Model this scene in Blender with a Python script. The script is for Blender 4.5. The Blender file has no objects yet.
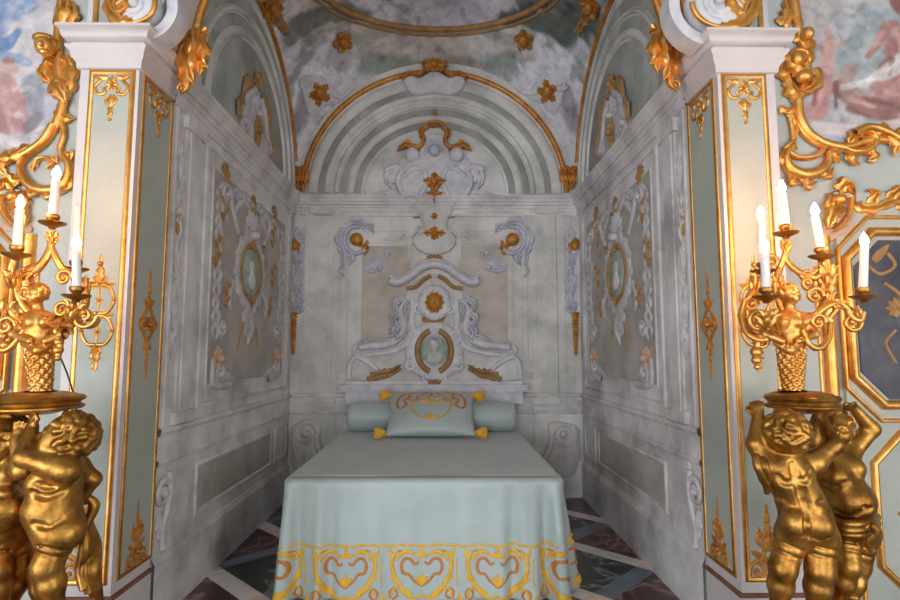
import bpy, bmesh, math, random
import numpy as np
from mathutils import Vector
random.seed(7); np.random.seed(7)
C = bpy.context.scene.collection
SC = bpy.context.scene
PI = math.pi
# ------------------------------------------------------------------ camera, world, lights, exposure
FPX = 550.0; CAMP = np.array([0.06, 0.0, 1.30])
TH = math.atan(52/550); PSI = math.atan(7/550*math.cos(TH))
FW = np.array([math.sin(PSI)*math.cos(TH), math.cos(PSI)*math.cos(TH), math.sin(TH)])
RT = np.array([math.cos(PSI), -math.sin(PSI), 0.0]); UPV = np.cross(RT, FW)
cd = bpy.data.cameras.new('camera'); cam = bpy.data.objects.new('camera', cd); C.objects.link(cam)
cd.sensor_width = 36; cd.lens = FPX/900*36; cd.clip_start = 0.05
cam.location = CAMP; cam.rotation_euler = (PI/2+TH, 0, -PSI); SC.camera = cam
w = bpy.data.worlds.new('world'); SC.world = w; w.use_nodes = True
w.node_tree.nodes['Background'].inputs[0].default_value = (0.92, 0.94, 1.0, 1)
w.node_tree.nodes['Background'].inputs[1].default_value = 0.45
def area(name, loc, target, sx, sy, power, col):
    l = bpy.data.lights.new(name, 'AREA'); l.shape = 'RECTANGLE'; l.size = sx; l.size_y = sy
    l.energy = power; l.color = col
    o = bpy.data.objects.new(name, l); C.objects.link(o); o.location = loc
    o.rotation_euler = (Vector(target)-Vector(loc)).to_track_quat('-Z', 'Y').to_euler()
area('window_and_fill_light', (-2.0, -7.4, 1.7), (0.3, 4.0, 1.8), 2.0, 3.2, 240, (0.91, 0.97, 1.06))
area('window_and_fill_light', (1.4, -7.4, 1.7), (0.0, 4.0, 1.8), 2.0, 3.2, 115, (0.91, 0.97, 1.06))
area('window_and_fill_light', (-3.6, -1.4, 1.25), (0.6, 4.2, 3.1), 1.3, 2.3, 135, (0.92, 0.97, 1.05))  # fill lamp added at the left to brighten vault and right alcove wall
area('window_and_fill_light', (3.6, -1.4, 1.25), (-0.6, 4.2, 3.1), 1.3, 2.3, 90, (0.96, 0.96, 0.98))  # weaker fill added opposite, aimed up into the vault; no window opening here
SC.view_settings.view_transform = 'Standard'; SC.view_settings.look = 'None'
SC.view_settings.gamma = 1; SC.view_settings.use_curve_mapping = False
SC.view_settings.exposure = 0.0
CANDLE_W = 1.6

# a pixel of the 900 x 600 frame to the point of a real plane
def _d(px, py): return FW*FPX + RT*(px-450) + UPV*(300-py)
def at(px, py, Y): d = _d(px, py); return CAMP + d*((Y-CAMP[1])/d[1])
def atX(px, py, X): d = _d(px, py); return CAMP + d*((X-CAMP[0])/d[0])

# ------------------------------------------------------------------ materials
def lin(c): return tuple(((x/255)/12.92 if x/255 <= .04045 else ((x/255+.055)/1.055)**2.4) for x in c)
def mat_base(name):
    m = bpy.data.materials.new(name); m.use_nodes = True; return m, m.node_tree, m.node_tree.nodes['Principled BSDF']
def N(t, k, **kw):
    n = t.nodes.new(k)
    for a, b in kw.items(): setattr(n, a, b)
    return n
def mottled(name, cols, scale=3.0, rough=0.85, bump=0.05, metal=0.0, fine=40.0, spec=None, attr=None, amt=1.0):
    """colours mixed by noise at two scales, a little bump"""
    m, t, b = mat_base(name)
    tc = N(t, 'ShaderNodeTexCoord')
    n1 = N(t, 'ShaderNodeTexNoise'); n1.inputs['Scale'].default_value = scale; n1.inputs['Detail'].default_value = 8; n1.inputs['Roughness'].default_value = .65
    t.links.new(tc.outputs['Object'], n1.inputs['Vector'])
    r = N(t, 'ShaderNodeValToRGB'); e = r.color_ramp.elements
    k = len(cols); lo, hi = .32, .68
    while len(e) < k: e.new(.5)
    for i, c in enumerate(cols):
        e[i].position = lo+(hi-lo)*i/max(1, k-1); e[i].color = lin(c)+(1,)
    t.links.new(n1.outputs['Fac'], r.inputs['Fac'])
    n2 = N(t, 'ShaderNodeTexNoise'); n2.inputs['Scale'].default_value = fine; n2.inputs['Detail'].default_value = 4
    t.links.new(tc.outputs['Object'], n2.inputs['Vector'])
    col = r.outputs['Color']
    if attr:
        a = N(t, 'ShaderNodeVertexColor'); a.layer_name = attr
        mx = N(t, 'ShaderNodeMix', data_type='RGBA', blend_type='MULTIPLY'); mx.inputs[0].default_value = amt
        t.links.new(a.outputs['Color'], mx.inputs[6]); t.links.new(col, mx.inputs[7]); col = mx.outputs[2]
    t.links.new(col, b.inputs['Base Color'])
    b.inputs['Roughness'].default_value = rough; b.inputs['Metallic'].default_value = metal
    if spec is not None: b.inputs['Specular IOR Level'].default_value = spec
    if bump:
        bp = N(t, 'ShaderNodeBump'); bp.inputs['Strength'].default_value = bump; bp.inputs['Distance'].default_value = .01
        t.links.new(n2.outputs['Fac'], bp.inputs['Height']); t.links.new(bp.outputs['Normal'], b.inputs['Normal'])
    return m
M = {}
M['sage'] = mottled('sage_plaster', [(172, 172, 166), (203, 200, 194), (224, 222, 217)], 2.8)
M['sagedark'] = mottled('green_grey_paint', [(136, 142, 134), (164, 166, 160), (188, 188, 182)], 3.5)
M['grey'] = mottled('grey_plaster', [(162, 156, 155), (203, 198, 196), (226, 223, 223)], 2.6)
M['greydark'] = mottled('lunette_paint', [(124, 126, 118), (150, 150, 144), (174, 174, 168)], 3.0)
M['beige'] = mottled('beige_field_paint', [(172, 162, 150), (188, 178, 166), (198, 190, 178)], 5)
M['lilac'] = mottled('lilac_white_stucco', [(186, 184, 191), (206, 204, 208), (222, 220, 219)], 9)
M['lilacdark'] = mottled('lilac_grey_paint', [(164, 160, 174), (188, 186, 196), (206, 204, 208)], 9)
M['white'] = mottled('pinkish_white_stucco', [(192, 184, 184), (203, 195, 194), (210, 203, 201)], 2, .6, .02)
M['panel'] = mottled('pale_green_panel_paint', [(156, 160, 150), (168, 172, 162), (180, 182, 172)], 1.6, .6, .02)
M['wall'] = mottled('pale_sage_wall_paint', [(160, 166, 160), (172, 177, 170), (184, 187, 179)], 1.2, .7, .02)
M['trimline'] = mottled('dark_red_trim_paint', [(110, 66, 52), (140, 90, 72)], 5, .6)
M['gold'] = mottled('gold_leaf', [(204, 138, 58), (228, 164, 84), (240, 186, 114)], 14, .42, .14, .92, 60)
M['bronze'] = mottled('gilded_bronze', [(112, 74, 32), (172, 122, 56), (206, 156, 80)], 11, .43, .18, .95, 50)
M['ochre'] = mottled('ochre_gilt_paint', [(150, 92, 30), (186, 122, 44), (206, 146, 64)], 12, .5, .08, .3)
M['ochredull'] = mottled('dull_ochre_paint', [(138, 104, 66), (164, 124, 74), (182, 144, 94)], 12, .7, .05, .1)
M['teal'] = mottled('grey_green_cameo_paint', [(128, 142, 134), (158, 170, 160), (180, 188, 178)], 22)
M['peach'] = mottled('peach_paint', [(186, 150, 120), (200, 166, 138)], 12)
M['silk'] = mottled('pale_blue_green_silk', [(158, 171, 169), (167, 179, 176), (174, 185, 181)], 3, .45, .06, 0, 300)
M['silk'].node_tree.nodes['Principled BSDF'].inputs['Sheen Weight'].default_value = .25
M['yellow'] = mottled('yellow_embroidery_thread', [(206, 150, 30), (226, 178, 54)], 30, .6, .2, 0, 200)
M['orange'] = mottled('orange_embroidery_thread', [(176, 104, 40), (200, 130, 60)], 30, .6, .2, 0, 200)
M['wax'] = mottled('white_candle_wax', [(238, 228, 222), (246, 240, 234)], 6, .5, 0)
M['wax'].node_tree.nodes['Principled BSDF'].inputs['Subsurface Weight'].default_value = .15
M['cord'] = mottled('dark_cord', [(60, 54, 48), (80, 72, 62)], 20, .6, 0)
M['wood'] = mottled('bed_wood', [(90, 66, 44), (120, 90, 60)], 8, .5)
M['paint'] = mottled('fresco_paint', [(205, 205, 205), (235, 235, 235), (255, 255, 255)], 14, .85, .05, attr='Col')
M['field'] = mottled('grey_beige_painted_field', [(148, 142, 134), (168, 161, 153), (184, 178, 170)], 4.0)
M['grisaille'] = mottled('grisaille_paint', [(164, 158, 160), (188, 182, 184), (206, 202, 203)], 9)
M['mirror'] = mottled('dark_painted_panel', [(46, 48, 58), (66, 66, 76), (92, 88, 92)], 5, .35, .05)
M['flame'], t_, b_ = mat_base('candle_flame')
b_.inputs['Emission Color'].default_value = (1, .50, .22, 1); b_.inputs['Emission Strength'].default_value = 235
# ------------------------------------------------------------------ mesh builder
class MB:
    def __init__(s, T=None): s.v = []; s.f = []; s.T = T or (lambda u, v, w: (u, v, w)); s.col = None
    def add(s, pts, faces):
        k = len(s.v); s.v += [tuple(map(float, s.T(*p))) for p in pts]; s.f += [tuple(i+k for i in f) for f in faces]
    def box(s, a, b):
        x0, y0, z0 = a; x1, y1, z1 = b
        s.add([(x0, y0, z0), (x1, y0, z0), (x1, y1, z0), (x0, y1, z0), (x0, y0, z1), (x1, y0, z1), (x1, y1, z1), (x0, y1, z1)],
              [(0, 3, 2, 1), (4, 5, 6, 7), (0, 1, 5, 4), (1, 2, 6, 5), (2, 3, 7, 6), (3, 0, 4, 7)])
    def grid(s, P, cu=False, cv=False, flip=False):
        nu, nv = len(P), len(P[0]); fs = []
        for i in range(nu if cu else nu-1):
            for j in range(nv if cv else nv-1):
                a, b = i, (i+1) % nu; c, d = j, (j+1) % nv
                fs.append((a*nv+c, b*nv+c, b*nv+d, a*nv+d))
        s.add([p for r in P for p in r], fs)
    def blob(s, c, r, n=10, m=7):
        if not hasattr(r, '__len__'): r = (r, r, r)
        P = [[(c[0]+r[0]*math.sin(PI*j/m)*math.cos(2*PI*i/n), c[1]+r[1]*math.sin(PI*j/m)*math.sin(2*PI*i/n), c[2]+r[2]*math.cos(PI*j/m)) for j in range(m+1)] for i in range(n)]
        s.grid(P, cu=True)
    def lathe(s, prof, c, n=24):
        P = [[(c[0]+r*math.cos(2*PI*i/n), c[1]+r*math.sin(2*PI*i/n), c[2]+z) for r, z in prof] for i in range(n)]
        s.grid(P, cu=True)
    def tube(s, pts, r, n=8, closed=False, caps=True, sm=0):
        """round tube through 3-D points; r a number, a list, or a function of 0..1"""
        P = spline(pts, sm, closed) if sm else [np.array(p, float) for p in pts]
        m = len(P); up = np.array([0.13, .2, 1.0]); rows = []; prev = None
        for i, p in enumerate(P):
            a = P[(i-1) % m] if (closed or i > 0) else p; b = P[(i+1) % m] if (closed or i < m-1) else p
            t = b-a; t = t/(np.linalg.norm(t)+1e-9)
            if prev is None: q = np.cross(t, up); q = q if np.linalg.norm(q) > 1e-3 else np.cross(t, [1, 0, 0])
            else: q = prev-t*np.dot(prev, t)
            q = q/(np.linalg.norm(q)+1e-9); prev = q; bb = np.cross(t, q)
            f = i/max(1, m-1); rr = r(f) if callable(r) else (np.interp(f, np.linspace(0, 1, len(r)), r) if hasattr(r, '__len__') else r)
            rows.append([tuple(p+rr*(math.cos(2*PI*k/n)*q+math.sin(2*PI*k/n)*bb)) for k in range(n)])
        if closed: rows.append(rows[0])
        s.grid(rows, cv=True)
        if caps and not closed:
            k = len(rows)
            s.add(rows[0], [tuple(range(n))[::-1]]); s.add(rows[-1], [tuple(range(n))])
    def rib(s, pts, r, d=None, n=8, closed=False, sm=6, w=0.0):
        """half-round moulding lying on the local (u, v) plane: in-plane half-width r, height d"""
        P = spline([(p[0], p[1], w if len(p) < 3 else p[2]) for p in pts], sm, closed) if sm else [np.array((p[0], p[1], w), float) for p in pts]
        m = len(P); rows = []
        for i, p in enumerate(P):
            a = P[(i-1) % m] if (closed or i > 0) else p; b = P[(i+1) % m] if (closed or i < m-1) else p
            t = b-a; L = math.hypot(t[0], t[1])+1e-9; q = np.array([-t[1]/L, t[0]/L, 0])
            if sm == 0 and 0 < i < m-1 or (sm == 0 and closed):      # mitre
                t1 = (p-a)/(np.linalg.norm(p-a)+1e-9); q1 = np.array([-t1[1], t1[0], 0]); t2 = (b-p)/(np.linalg.norm(b-p)+1e-9)
                t = t1+t2; L = math.hypot(t[0], t[1])+1e-9; q = np.array([-t[1]/L, t[0]/L, 0])
                cs = max(.35, abs(np.dot(q, q1))); q = q/cs
            f = i/max(1, m-1); rr = r(f) if callable(r) else (np.interp(f, np.linspace(0, 1, len(r)), r) if hasattr(r, '__len__') else r)
            dd = rr*.9 if d is None else d*(rr/(r if not (callable(r) or hasattr(r, '__len__')) else max(rr, 1e-6)))
            rows.append([tuple(p+q*rr*math.cos(PI*(k/n))+np.array([0, 0, dd*math.sin(PI*k/n)])) for k in range(n+1)])
        if closed: rows.append(rows[0])
        s.grid(rows)
    def leaf(s, pts, wd, h=None, lobes=0, w=0.0, n=14):
        """acanthus leaf along 2-D control points"""
        P = spline([(p[0], p[1], w) for p in pts], max(2, n//max(1, len(pts)-1)), False); m = len(P); rows = []
        h = h or wd*.55
        for i, p in enumerate(P):
            f = i/(m-1); a = P[max(0, i-1)]; b = P[min(m-1, i+1)]; t = b-a; L = math.hypot(t[0], t[1])+1e-9
            q = np.array([-t[1]/L, t[0]/L, 0])
            ww = wd*(math.sin(PI*min(1, .12+.88*f)**.8) ** .8)*(1+(.28*math.sin(2*PI*lobes*f) if lobes else 0))+wd*.03
            hh = h*(.35+.65*math.sin(PI*f))
            rows.append([tuple(p+q*ww*x+np.array([0, 0, hh*z])) for x, z in ((-1, 0), (-.75, .55), (-.3, .55), (0, 1), (.3, .55), (.75, .55), (1, 0))])
        s.grid(rows)
    def scroll(s, c, r0, r, turns=1.4, a0=0, cw=1, ball=True, w=0.0):
        """spiral volute starting at angle a0 on radius r0 and winding inward"""
        pts = []; k = int(16*turns)
        for i in range(k+1):
            f = i/k; a = a0+cw*2*PI*turns*f; rr = r0*(1-.85*f)
            pts.append((c[0]+rr*math.cos(a), c[1]+rr*math.sin(a)))
        s.rib(pts, lambda f: r*(1-.5*f), sm=0, w=w)
        if ball: s.blob((c[0], c[1], w+r*.4), (r*1.2, r*1.2, r*1.2), 8, 5)
    def plate(s, out, d, bev=.3, w=0.0, smooth=True):
        """solid slab with a rounded rim from a 2-D outline"""
        O = np.array([(p[0], p[1]) for p in (spline([(p[0], p[1], 0) for p in out], 4, True) if len(out) < 24 and smooth else out)], float); n = len(O)
        A = sum(O[i][0]*O[(i+1) % n][1]-O[(i+1) % n][0]*O[i][1] for i in range(n))
        if A < 0: O = O[::-1]
        nrm = []
        for i in range(n):
            t = O[(i+1) % n]-O[i-1]; L = np.linalg.norm(t)+1e-9; nrm.append(np.array([-t[1], t[0]])/L)
        nrm = np.array(nrm); b = d*bev; O2 = O+nrm*b
        pts = [(p[0], p[1], w-.004) for p in O]+[(p[0], p[1], w+d-b) for p in O]+[(p[0], p[1], w+d) for p in O2]
        fs = []
        for i in range(n):
            j = (i+1) % n; fs += [(i, j, n+j, n+i), (n+i, n+j, 2*n+j, 2*n+i)]
        fs.append(tuple(range(2*n, 3*n))); fs.append(tuple(range(n))[::-1]); s.add(pts, fs)
    def arc(s, c, rx, rz, a0, a1, r, d=None, k=32, w=0.0):
        s.rib([(c[0]+rx*math.cos(a0+(a1-a0)*i/k), c[1]+rz*math.sin(a0+(a1-a0)*i/k)) for i in range(k+1)], r, d, sm=0, w=w)
    def ring(s, c, rx, rz, r, d=None, k=32, w=0.0):
        s.rib([(c[0]+rx*math.cos(2*PI*i/k), c[1]+rz*math.sin(2*PI*i/k)) for i in range(k)], r, d, closed=True, sm=0, w=w)
    def rosette(s, c, r, n=7, w=0.0):
        for i in range(n):
            a = 2*PI*i/n; s.leaf([(c[0]+.25*r*math.cos(a), c[1]+.25*r*math.sin(a)), (c[0]+r*math.cos(a+.15), c[1]+r*math.sin(a+.15))], r*.36, r*.35, w=w, n=6)
        s.blob((c[0], c[1], w+r*.25), (r*.42, r*.42, r*.45))
    def fan(s, c, r, a0, a1, n, wd=None, w=0.0):
        for i in range(n):
            a = a0+(a1-a0)*i/(n-1); k = .75+.25*math.sin(PI*i/(n-1))
            s.leaf([(c[0]+.1*r*math.cos(a), c[1]+.1*r*math.sin(a)), (c[0]+r*k*math.cos(a), c[1]+r*k*math.sin(a))], wd or r*.9*abs(a1-a0)/n*.55, w=w, n=7)
        s.blob((c[0], c[1], w+r*.1), (r*.18, r*.18, r*.2), 8, 5)
def spline(pts, sub, closed=False):
    P = [np.array(p, float) for p in pts]; n = len(P); out = []
    if n < 3 and not closed:
        return [P[0]+(P[-1]-P[0])*i/sub for i in range(sub+1)] if n == 2 else P
    for i in range(n if closed else n-1):
        p0 = P[(i-1) % n] if (closed or i > 0) else 2*P[0]-P[1]; p1 = P[i]; p2 = P[(i+1) % n]
        p3 = P[(i+2) % n] if (closed or i+2 < n) else 2*P[-1]-P[-2]
        for k in range(sub):
            t = k/sub
            out.append(.5*((2*p1)+(-p0+p2)*t+(2*p0-5*p1+4*p2-p3)*t*t+(-p0+3*p1-3*p2+p3)*t**3))
    if not closed: out.append(P[-1])
    return out
def obj(name, mb, mat, parent=None, smooth=True, loc=None, col=None):
    """link a builder as one mesh object; coordinates are world, the parent chain only carries a location"""
    base = np.zeros(3)
    if parent is not None:
        p = parent
        while p is not None: base = base+np.array(p.location); p = p.parent
    elif loc is not None: base = np.array(loc, float)
    me = bpy.data.meshes.new(name); V = (np.array(mb.v)-base).tolist(); me.from_pydata(V, [], mb.f); me.update()
    bm = bmesh.new(); bm.from_mesh(me); bmesh.ops.remove_doubles(bm, verts=bm.verts, dist=1e-5)  if col is None else None
    bmesh.ops.recalc_face_normals(bm, faces=bm.faces); bm.to_mesh(me); bm.free()
    if col is not None:
        a = me.color_attributes.new('Col', 'FLOAT_COLOR', 'POINT'); a.data.foreach_set('color', np.c_[np.clip(col, 0, 1), np.ones(len(col))].astype(np.float32).ravel())
    if smooth:
        me.polygons.foreach_set('use_smooth', [True]*len(me.polygons))
        try: me.set_sharp_from_angle(angle=math.radians(50))
        except Exception: pass
    o = bpy.data.objects.new(name, me); C.objects.link(o)
    if mat is not None: me.materials.append(M[mat] if isinstance(mat, str) else mat)
    if parent is not None: o.parent = parent
    elif loc is not None: o.location = loc
    return o
def thing(name, label, cat, loc, group=None):
    o = bpy.data.objects.new(name, None); C.objects.link(o); o.location = loc; o.empty_display_size = .05
    o['label'] = label; o['category'] = cat
    if group: o['group'] = group
    return o
def tag(o, label, cat, group=None):
    o['label'] = label; o['category'] = cat
    if group: o['group'] = group
    return o
def struct(name, mb, mat, smooth=False, col=None, label=None, cat=None):
    o = obj(name, mb, mat, smooth=smooth, col=col); o['kind'] = 'structure'
    o['label'] = label or name.replace('_', ' '); o['category'] = cat or name.split('_')[0]
    return o
# ------------------------------------------------------------------ dimensions and local frames
HW = 1.333; YB = 5.08; YF = 2.43; YR = 2.76; YW = 2.53; ZS = 2.75; YC = (YR+YB)/2-.02; HD = YB-YC
RV2 = HW*HW+HD*HD
def T_back(off=0.0): return lambda u, v, w: (u, YB-off-w, v)
def T_side(s, off=0.0): return lambda u, v, w: (s*(HW-off-w), u, v)
def T_front(off=0.0, y=YF): return lambda u, v, w: (u, y-off-w, v)
def BK(px, py): p = at(px, py, YB); return (p[0], p[2])
def SD(s, px, py): p = atX(px, py, s*HW); return (p[1], p[2])
def FR(px, py, y=YW): p = at(px, py, y); return (p[0], p[2])
def bks(L): return [BK(*p) for p in L]
MX = 434.5
def mir(L): return [(2*MX-p[0], p[1]) for p in L]
# ------------------------------------------------------------------ value noise for painted frescoes
_G = np.random.RandomState(3).rand(64, 64)
def vn(x, y):
    xi = np.floor(x).astype(int); yi = np.floor(y).astype(int); fx = x-xi; fy = y-yi
    fx = fx*fx*(3-2*fx); fy = fy*fy*(3-2*fy); g = lambda a, b: _G[a % 64, b % 64]
    return (g(xi, yi)*(1-fx)+g(xi+1, yi)*fx)*(1-fy)+(g(xi, yi+1)*(1-fx)+g(xi+1, yi+1)*fx)*fy
def fbm(x, y, o=4):
    s = 0; a = .5; 
    for k in range(o): s = s+a*vn(x*2**k+17*k, y*2**k+5*k); a *= .5
    return s/(1-.5**o)
def sstep(a, b, x): t = np.clip((x-a)/(b-a), 0, 1); return t*t*(3-2*t)
class Painter:
    """pigment laid on a field of points (x, y), soft brush shapes blended one over the other"""
    def __init__(s, x, y, base): s.x = x; s.y = y; s.c = np.tile(np.array(lin(base)), (len(x), 1)).astype(float)
    def lay(s, m, col): m = np.clip(m, 0, 1)[:, None]; s.c = s.c*(1-m)+np.array(lin(col))*m
    def noise(s, col, sc, lo, hi, amt=1, ox=0): s.lay(amt*sstep(lo, hi, fbm(s.x*sc+ox, s.y*sc+ox*1.7)), col)
    def stroke(s, pts, r0, r1, col, amt=1, soft=.35, wob=.25, sc=14):
        d = np.full(len(s.x), 9.0)
        for i in range(len(pts)-1):
            a = np.array(pts[i]); b = np.array(pts[i+1]); ab = b-a; t = np.clip(((s.x-a[0])*ab[0]+(s.y-a[1])*ab[1])/(ab@ab+1e-9), 0, 1)
            f = (i+t)/(len(pts)-1); r = r0+(r1-r0)*f
            d = np.minimum(d, np.hypot(s.x-a[0]-ab[0]*t, s.y-a[1]-ab[1]*t)/r)
        d = d+wob*(fbm(s.x*sc, s.y*sc)-.5)
        s.lay(amt*(1-sstep(1-soft, 1+soft*.4, d)), col)
# ------------------------------------------------------------------ the setting
def floor_material():
    m, t, b = mat_base('diagonal_marble_floor')
    tc = N(t, 'ShaderNodeTexCoord'); sp = N(t, 'ShaderNodeSeparateXYZ'); t.links.new(tc.outputs['Object'], sp.inputs[0])
    def mth(op, a, bb=None, c=None):
        n = N(t, 'ShaderNodeMath', operation=op)
        for i, q in enumerate((a, bb, c)):
            if q is None: continue
            if isinstance(q, (int, float)): n.inputs[i].default_value = q
            else: t.links.new(q, n.inputs[i])
        return n.outputs[0]
    r2 = 1/math.sqrt(2); P = .63
    u = mth('MULTIPLY', mth('ADD', sp.outputs[0], sp.outputs[1]), r2); v = mth('MULTIPLY', mth('SUBTRACT', sp.outputs[1], sp.outputs[0]), r2)
    def cell(x, off): return mth('DIVIDE', mth('SUBTRACT', x, off-50*P), P)
    cu = cell(u, 1.50); cv = cell(v, 1.52)
    hw = .058/P
    def strip(cc): return mth('LESS_THAN', mth('ABSOLUTE', mth('SUBTRACT', mth('FRACT', mth('ADD', cc, .5)), .5)), hw)
    su = strip(cu); sv = strip(cv)
    chk = mth('MODULO', mth('ADD', mth('FLOOR', cu), mth('FLOOR', cv)), 2.0)
    nz = N(t, 'ShaderNodeTexNoise'); nz.inputs['Scale'].default_value = 4; nz.inputs['Detail'].default_value = 9; nz.inputs['Distortion'].default_value = 1.2
    t.links.new(tc.outputs['Object'], nz.inputs['Vector'])
    def ramp(cols):
        r = N(t, 'ShaderNodeValToRGB'); e = r.color_ramp.elements
        while len(e) < len(cols): e.new(.5)
        for i, (p, c) in enumerate(cols): e[i].position = p; e[i].color = lin(c)+(1,)
        t.links.new(nz.outputs['Fac'], r.inputs[0]); return r.outputs[0]
    green = ramp([(.3, (34, 42, 42)), (.52, (58, 68, 66)), (.57, (140, 150, 144)), (.60, (60, 72, 68)), (.75, (38, 46, 46))])
    brown = ramp([(.3, (56, 36, 40)), (.5, (92, 56, 62)), (.56, (160, 124, 120)), (.6, (90, 56, 62)), (.75, (62, 48, 50))])
    whit = ramp([(.3, (226, 220, 216)), (.55, (240, 234, 230)), (.75, (206, 200, 200))])
    blue = ramp([(.3, (100, 110, 126)), (.55, (124, 134, 150)), (.75, (88, 98, 112))])
    pch = ramp([(.3, (220, 190, 170)), (.7, (234, 208, 190))])
    def mix(f, a, c):
        n = N(t, 'ShaderNodeMix', data_type='RGBA'); t.links.new(f, n.inputs[0]); t.links.new(a, n.inputs[6]); t.links.new(c, n.inputs[7]); return n.outputs[2]
    c = mix(chk, green, brown); c = mix(sv, c, blue); c = mix(su, c, whit); c = mix(mth('MULTIPLY', su, sv), c, pch)
    t.links.new(c, b.inputs['Base Color']); b.inputs['Roughness'].default_value = .28
    return m
M['floor'] = floor_material()
b = MB(); b.box((-4, -8, -.1), (4, 5.4, 0)); struct('floor', b, 'floor', label='dark green and brown diagonal marble floor with white strips')
# alcove walls
b = MB(); b.box((-HW-.25, YB, 0), (HW+.25, YB+.2, 4.35)); wback = struct('wall_back', b, 'sage', label='pale grey green painted back wall of the alcove')
for s, nm in ((-1, 'left'), (1, 'right')):
    b = MB(); b.box((min(s*HW, s*(HW+.25)), YR-.02, 0), (max(s*HW, s*(HW+.25)), YB, 4.35)); struct('wall_'+nm, b, 'grey', label='grey painted %s side wall of the alcove' % nm)
    # wall either side of the alcove, beyond the pilasters
    b = MB(); x0, x1 = sorted((s*1.60, s*4.0)); b.box((x0, YW, 0), (x1, YR+.1, 4.8)); struct('wall_front_'+nm, b, 'wall', label='pale sage room wall %s of the alcove' % nm)
    b = MB(); x0, x1 = sorted((s*3.9, s*4.0)); b.box((x0, -8, 0), (x1, YW, 4.8)); struct('wall_room_'+nm, b, 'wall', label='%s side wall of the room' % nm)
b = MB(); b.box((-4, -8, 4.8), (4, YR+.1, 4.9)); struct('ceiling_room', b, 'wall', label='pale ceiling of the room')
# wall over the pilasters with the arch opening
b = MB(); k = 40; ra = 1.26; zt = 4.8
top = [(-1.6+3.2*i/k, zt) for i in range(k+1)]
def archpt(i):
    a = PI-PI*i/k; return (ra*math.cos(a), ZS+.03+ra*math.sin(a))
low = [archpt(i) for i in range(k+1)]
for y in (YF+.02, YR):
    rows = [[(l[0], y, l[1]), (tp[0], y, tp[1])] for l, tp in zip(low, top)]; b.grid(rows)
b.grid([[(l[0], YF+.02, l[1]), (l[0], YR, l[1])] for l in low])
for s in (-1, 1):
    b.add([(s*ra, YF+.02, ZS+.03), (s*1.6, YF+.02, ZS+.03), (s*1.6, YF+.02, zt)], [(0, 1, 2)])
    b.add([(s*ra, YR, ZS+.03), (s*1.6, YR, ZS+.03), (s*1.6, YR, zt)], [(0, 1, 2)])
    b.add([(s*ra, YF+.02, ZS+.03), (s*1.6, YF+.02, ZS+.03), (s*1.6, YR, ZS+.03), (s*ra, YR, ZS+.03)], [(0, 1, 2, 3)])
struct('wall_arch', b, 'white', smooth=False, label='white wall above the pilasters with the arched opening')
b = MB()
b.tube([((ra-.015)*math.cos(PI*i/40), YR-.02, ZS+.03+(ra-.015)*math.sin(PI*i/40)) for i in range(41)], .022)
b.tube([((ra-.005)*math.cos(PI*i/40), YF+.10, ZS+.03+(ra-.005)*math.sin(PI*i/40)) for i in range(41)], .014)
struct('trim_1', b, 'gold', smooth=True, label='gilded moulding round the front arch of the alcove')
# vault
def vz(x, y): return ZS+math.sqrt(max(0.0001, RV2-x*x-(y-YC)**2))
n = 130; X, Y = np.meshgrid(np.linspace(-HW, HW, n), np.linspace(YR-.04, YB, n), indexing='ij'); xf = X.ravel(); yf = Y.ravel()
pv = Painter(xf, yf, (226, 224, 230))
pv.noise((246, 245, 250), 2.2, .42, .60); pv.noise((168, 176, 164), 3.4, .52, .64, .9, 9)
rr = np.hypot(xf/1.02, (yf-YC)/.92)
pv.lay((1-sstep(.10, .18, np.abs(rr-1.17)))*.7*sstep(.3, .6, fbm(xf*3, yf*3)+.15), (218, 204, 184))
pv.lay((1-sstep(.05, .12, np.abs(rr-1.32)))*.7*sstep(.35, .55, fbm(xf*5+3, yf*5)), (128, 146, 132))
pv.lay(.8*(1-sstep(.92, 1.0, rr)), (230, 226, 236)); pv.lay(.5*(1-sstep(.9, 1.0, rr))*sstep(.45, .6, fbm(xf*4, yf*4+7)), (196, 194, 210))
for sx in (-1, 1):
    pv.stroke([(sx*1.0, 4.62), (sx*.72, 4.80), (sx*.45, 4.78)], .10, .05, (172, 176, 166), .7)
    pv.stroke([(sx*1.16, 4.72), (sx*.95, 4.72), (sx*.86, 4.86)], .16, .12, (244, 242, 248), .9, wob=.9)
    pv.stroke([(sx*1.24, 4.92), (sx*1.2, 4.84)], .09, .07, (168, 156, 164), .8)
    pv.stroke([(sx*1.27, 4.6), (sx*1.2, 4.1)], .10, .16, (236, 234, 242), .7, wob=.6)
pv.noise((176, 160, 158), 7, .6, .72, .6, 21); pv.noise((120, 128, 122), 9, .62, .74, .6, 33)
pv.stroke([(.62, 4.62), (.86, 4.52), (1.1, 4.42), (1.22, 4.2)], .07, .17, (86, 98, 90), .9, wob=1.6, sc=9)
pv.stroke([(.72, 4.44), (1.02, 4.26)], .06, .10, (70, 80, 76), .8, wob=1.8, sc=12)
pv.stroke([(-.62, 4.6), (-.9, 4.46), (-1.2, 4.36)], .05, .09, (110, 116, 108), .8, wob=1.5, sc=9)
mb = MB(); mb.grid([[(X[i, j], Y[i, j], vz(X[i, j], Y[i, j])) for j in range(n)] for i in range(n)])
struct('ceiling', mb, 'paint', smooth=True, col=pv.c, label='frescoed vault over the bed alcove')
b = MB()
for k_, rd in ((1.0, .026), (1.05, .012)):
    b.tube([(1.02*k_*math.cos(2*PI*i/72), YC+.92*k_*math.sin(2*PI*i/72), vz(1.02*k_*math.cos(2*PI*i/72), YC+.92*k_*math.sin(2*PI*i/72))-.01) for i in range(72)], rd, closed=True)
struct('trim_2', b, 'ochredull', smooth=True, label='oval ochre moulding round the top of the vault')
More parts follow.
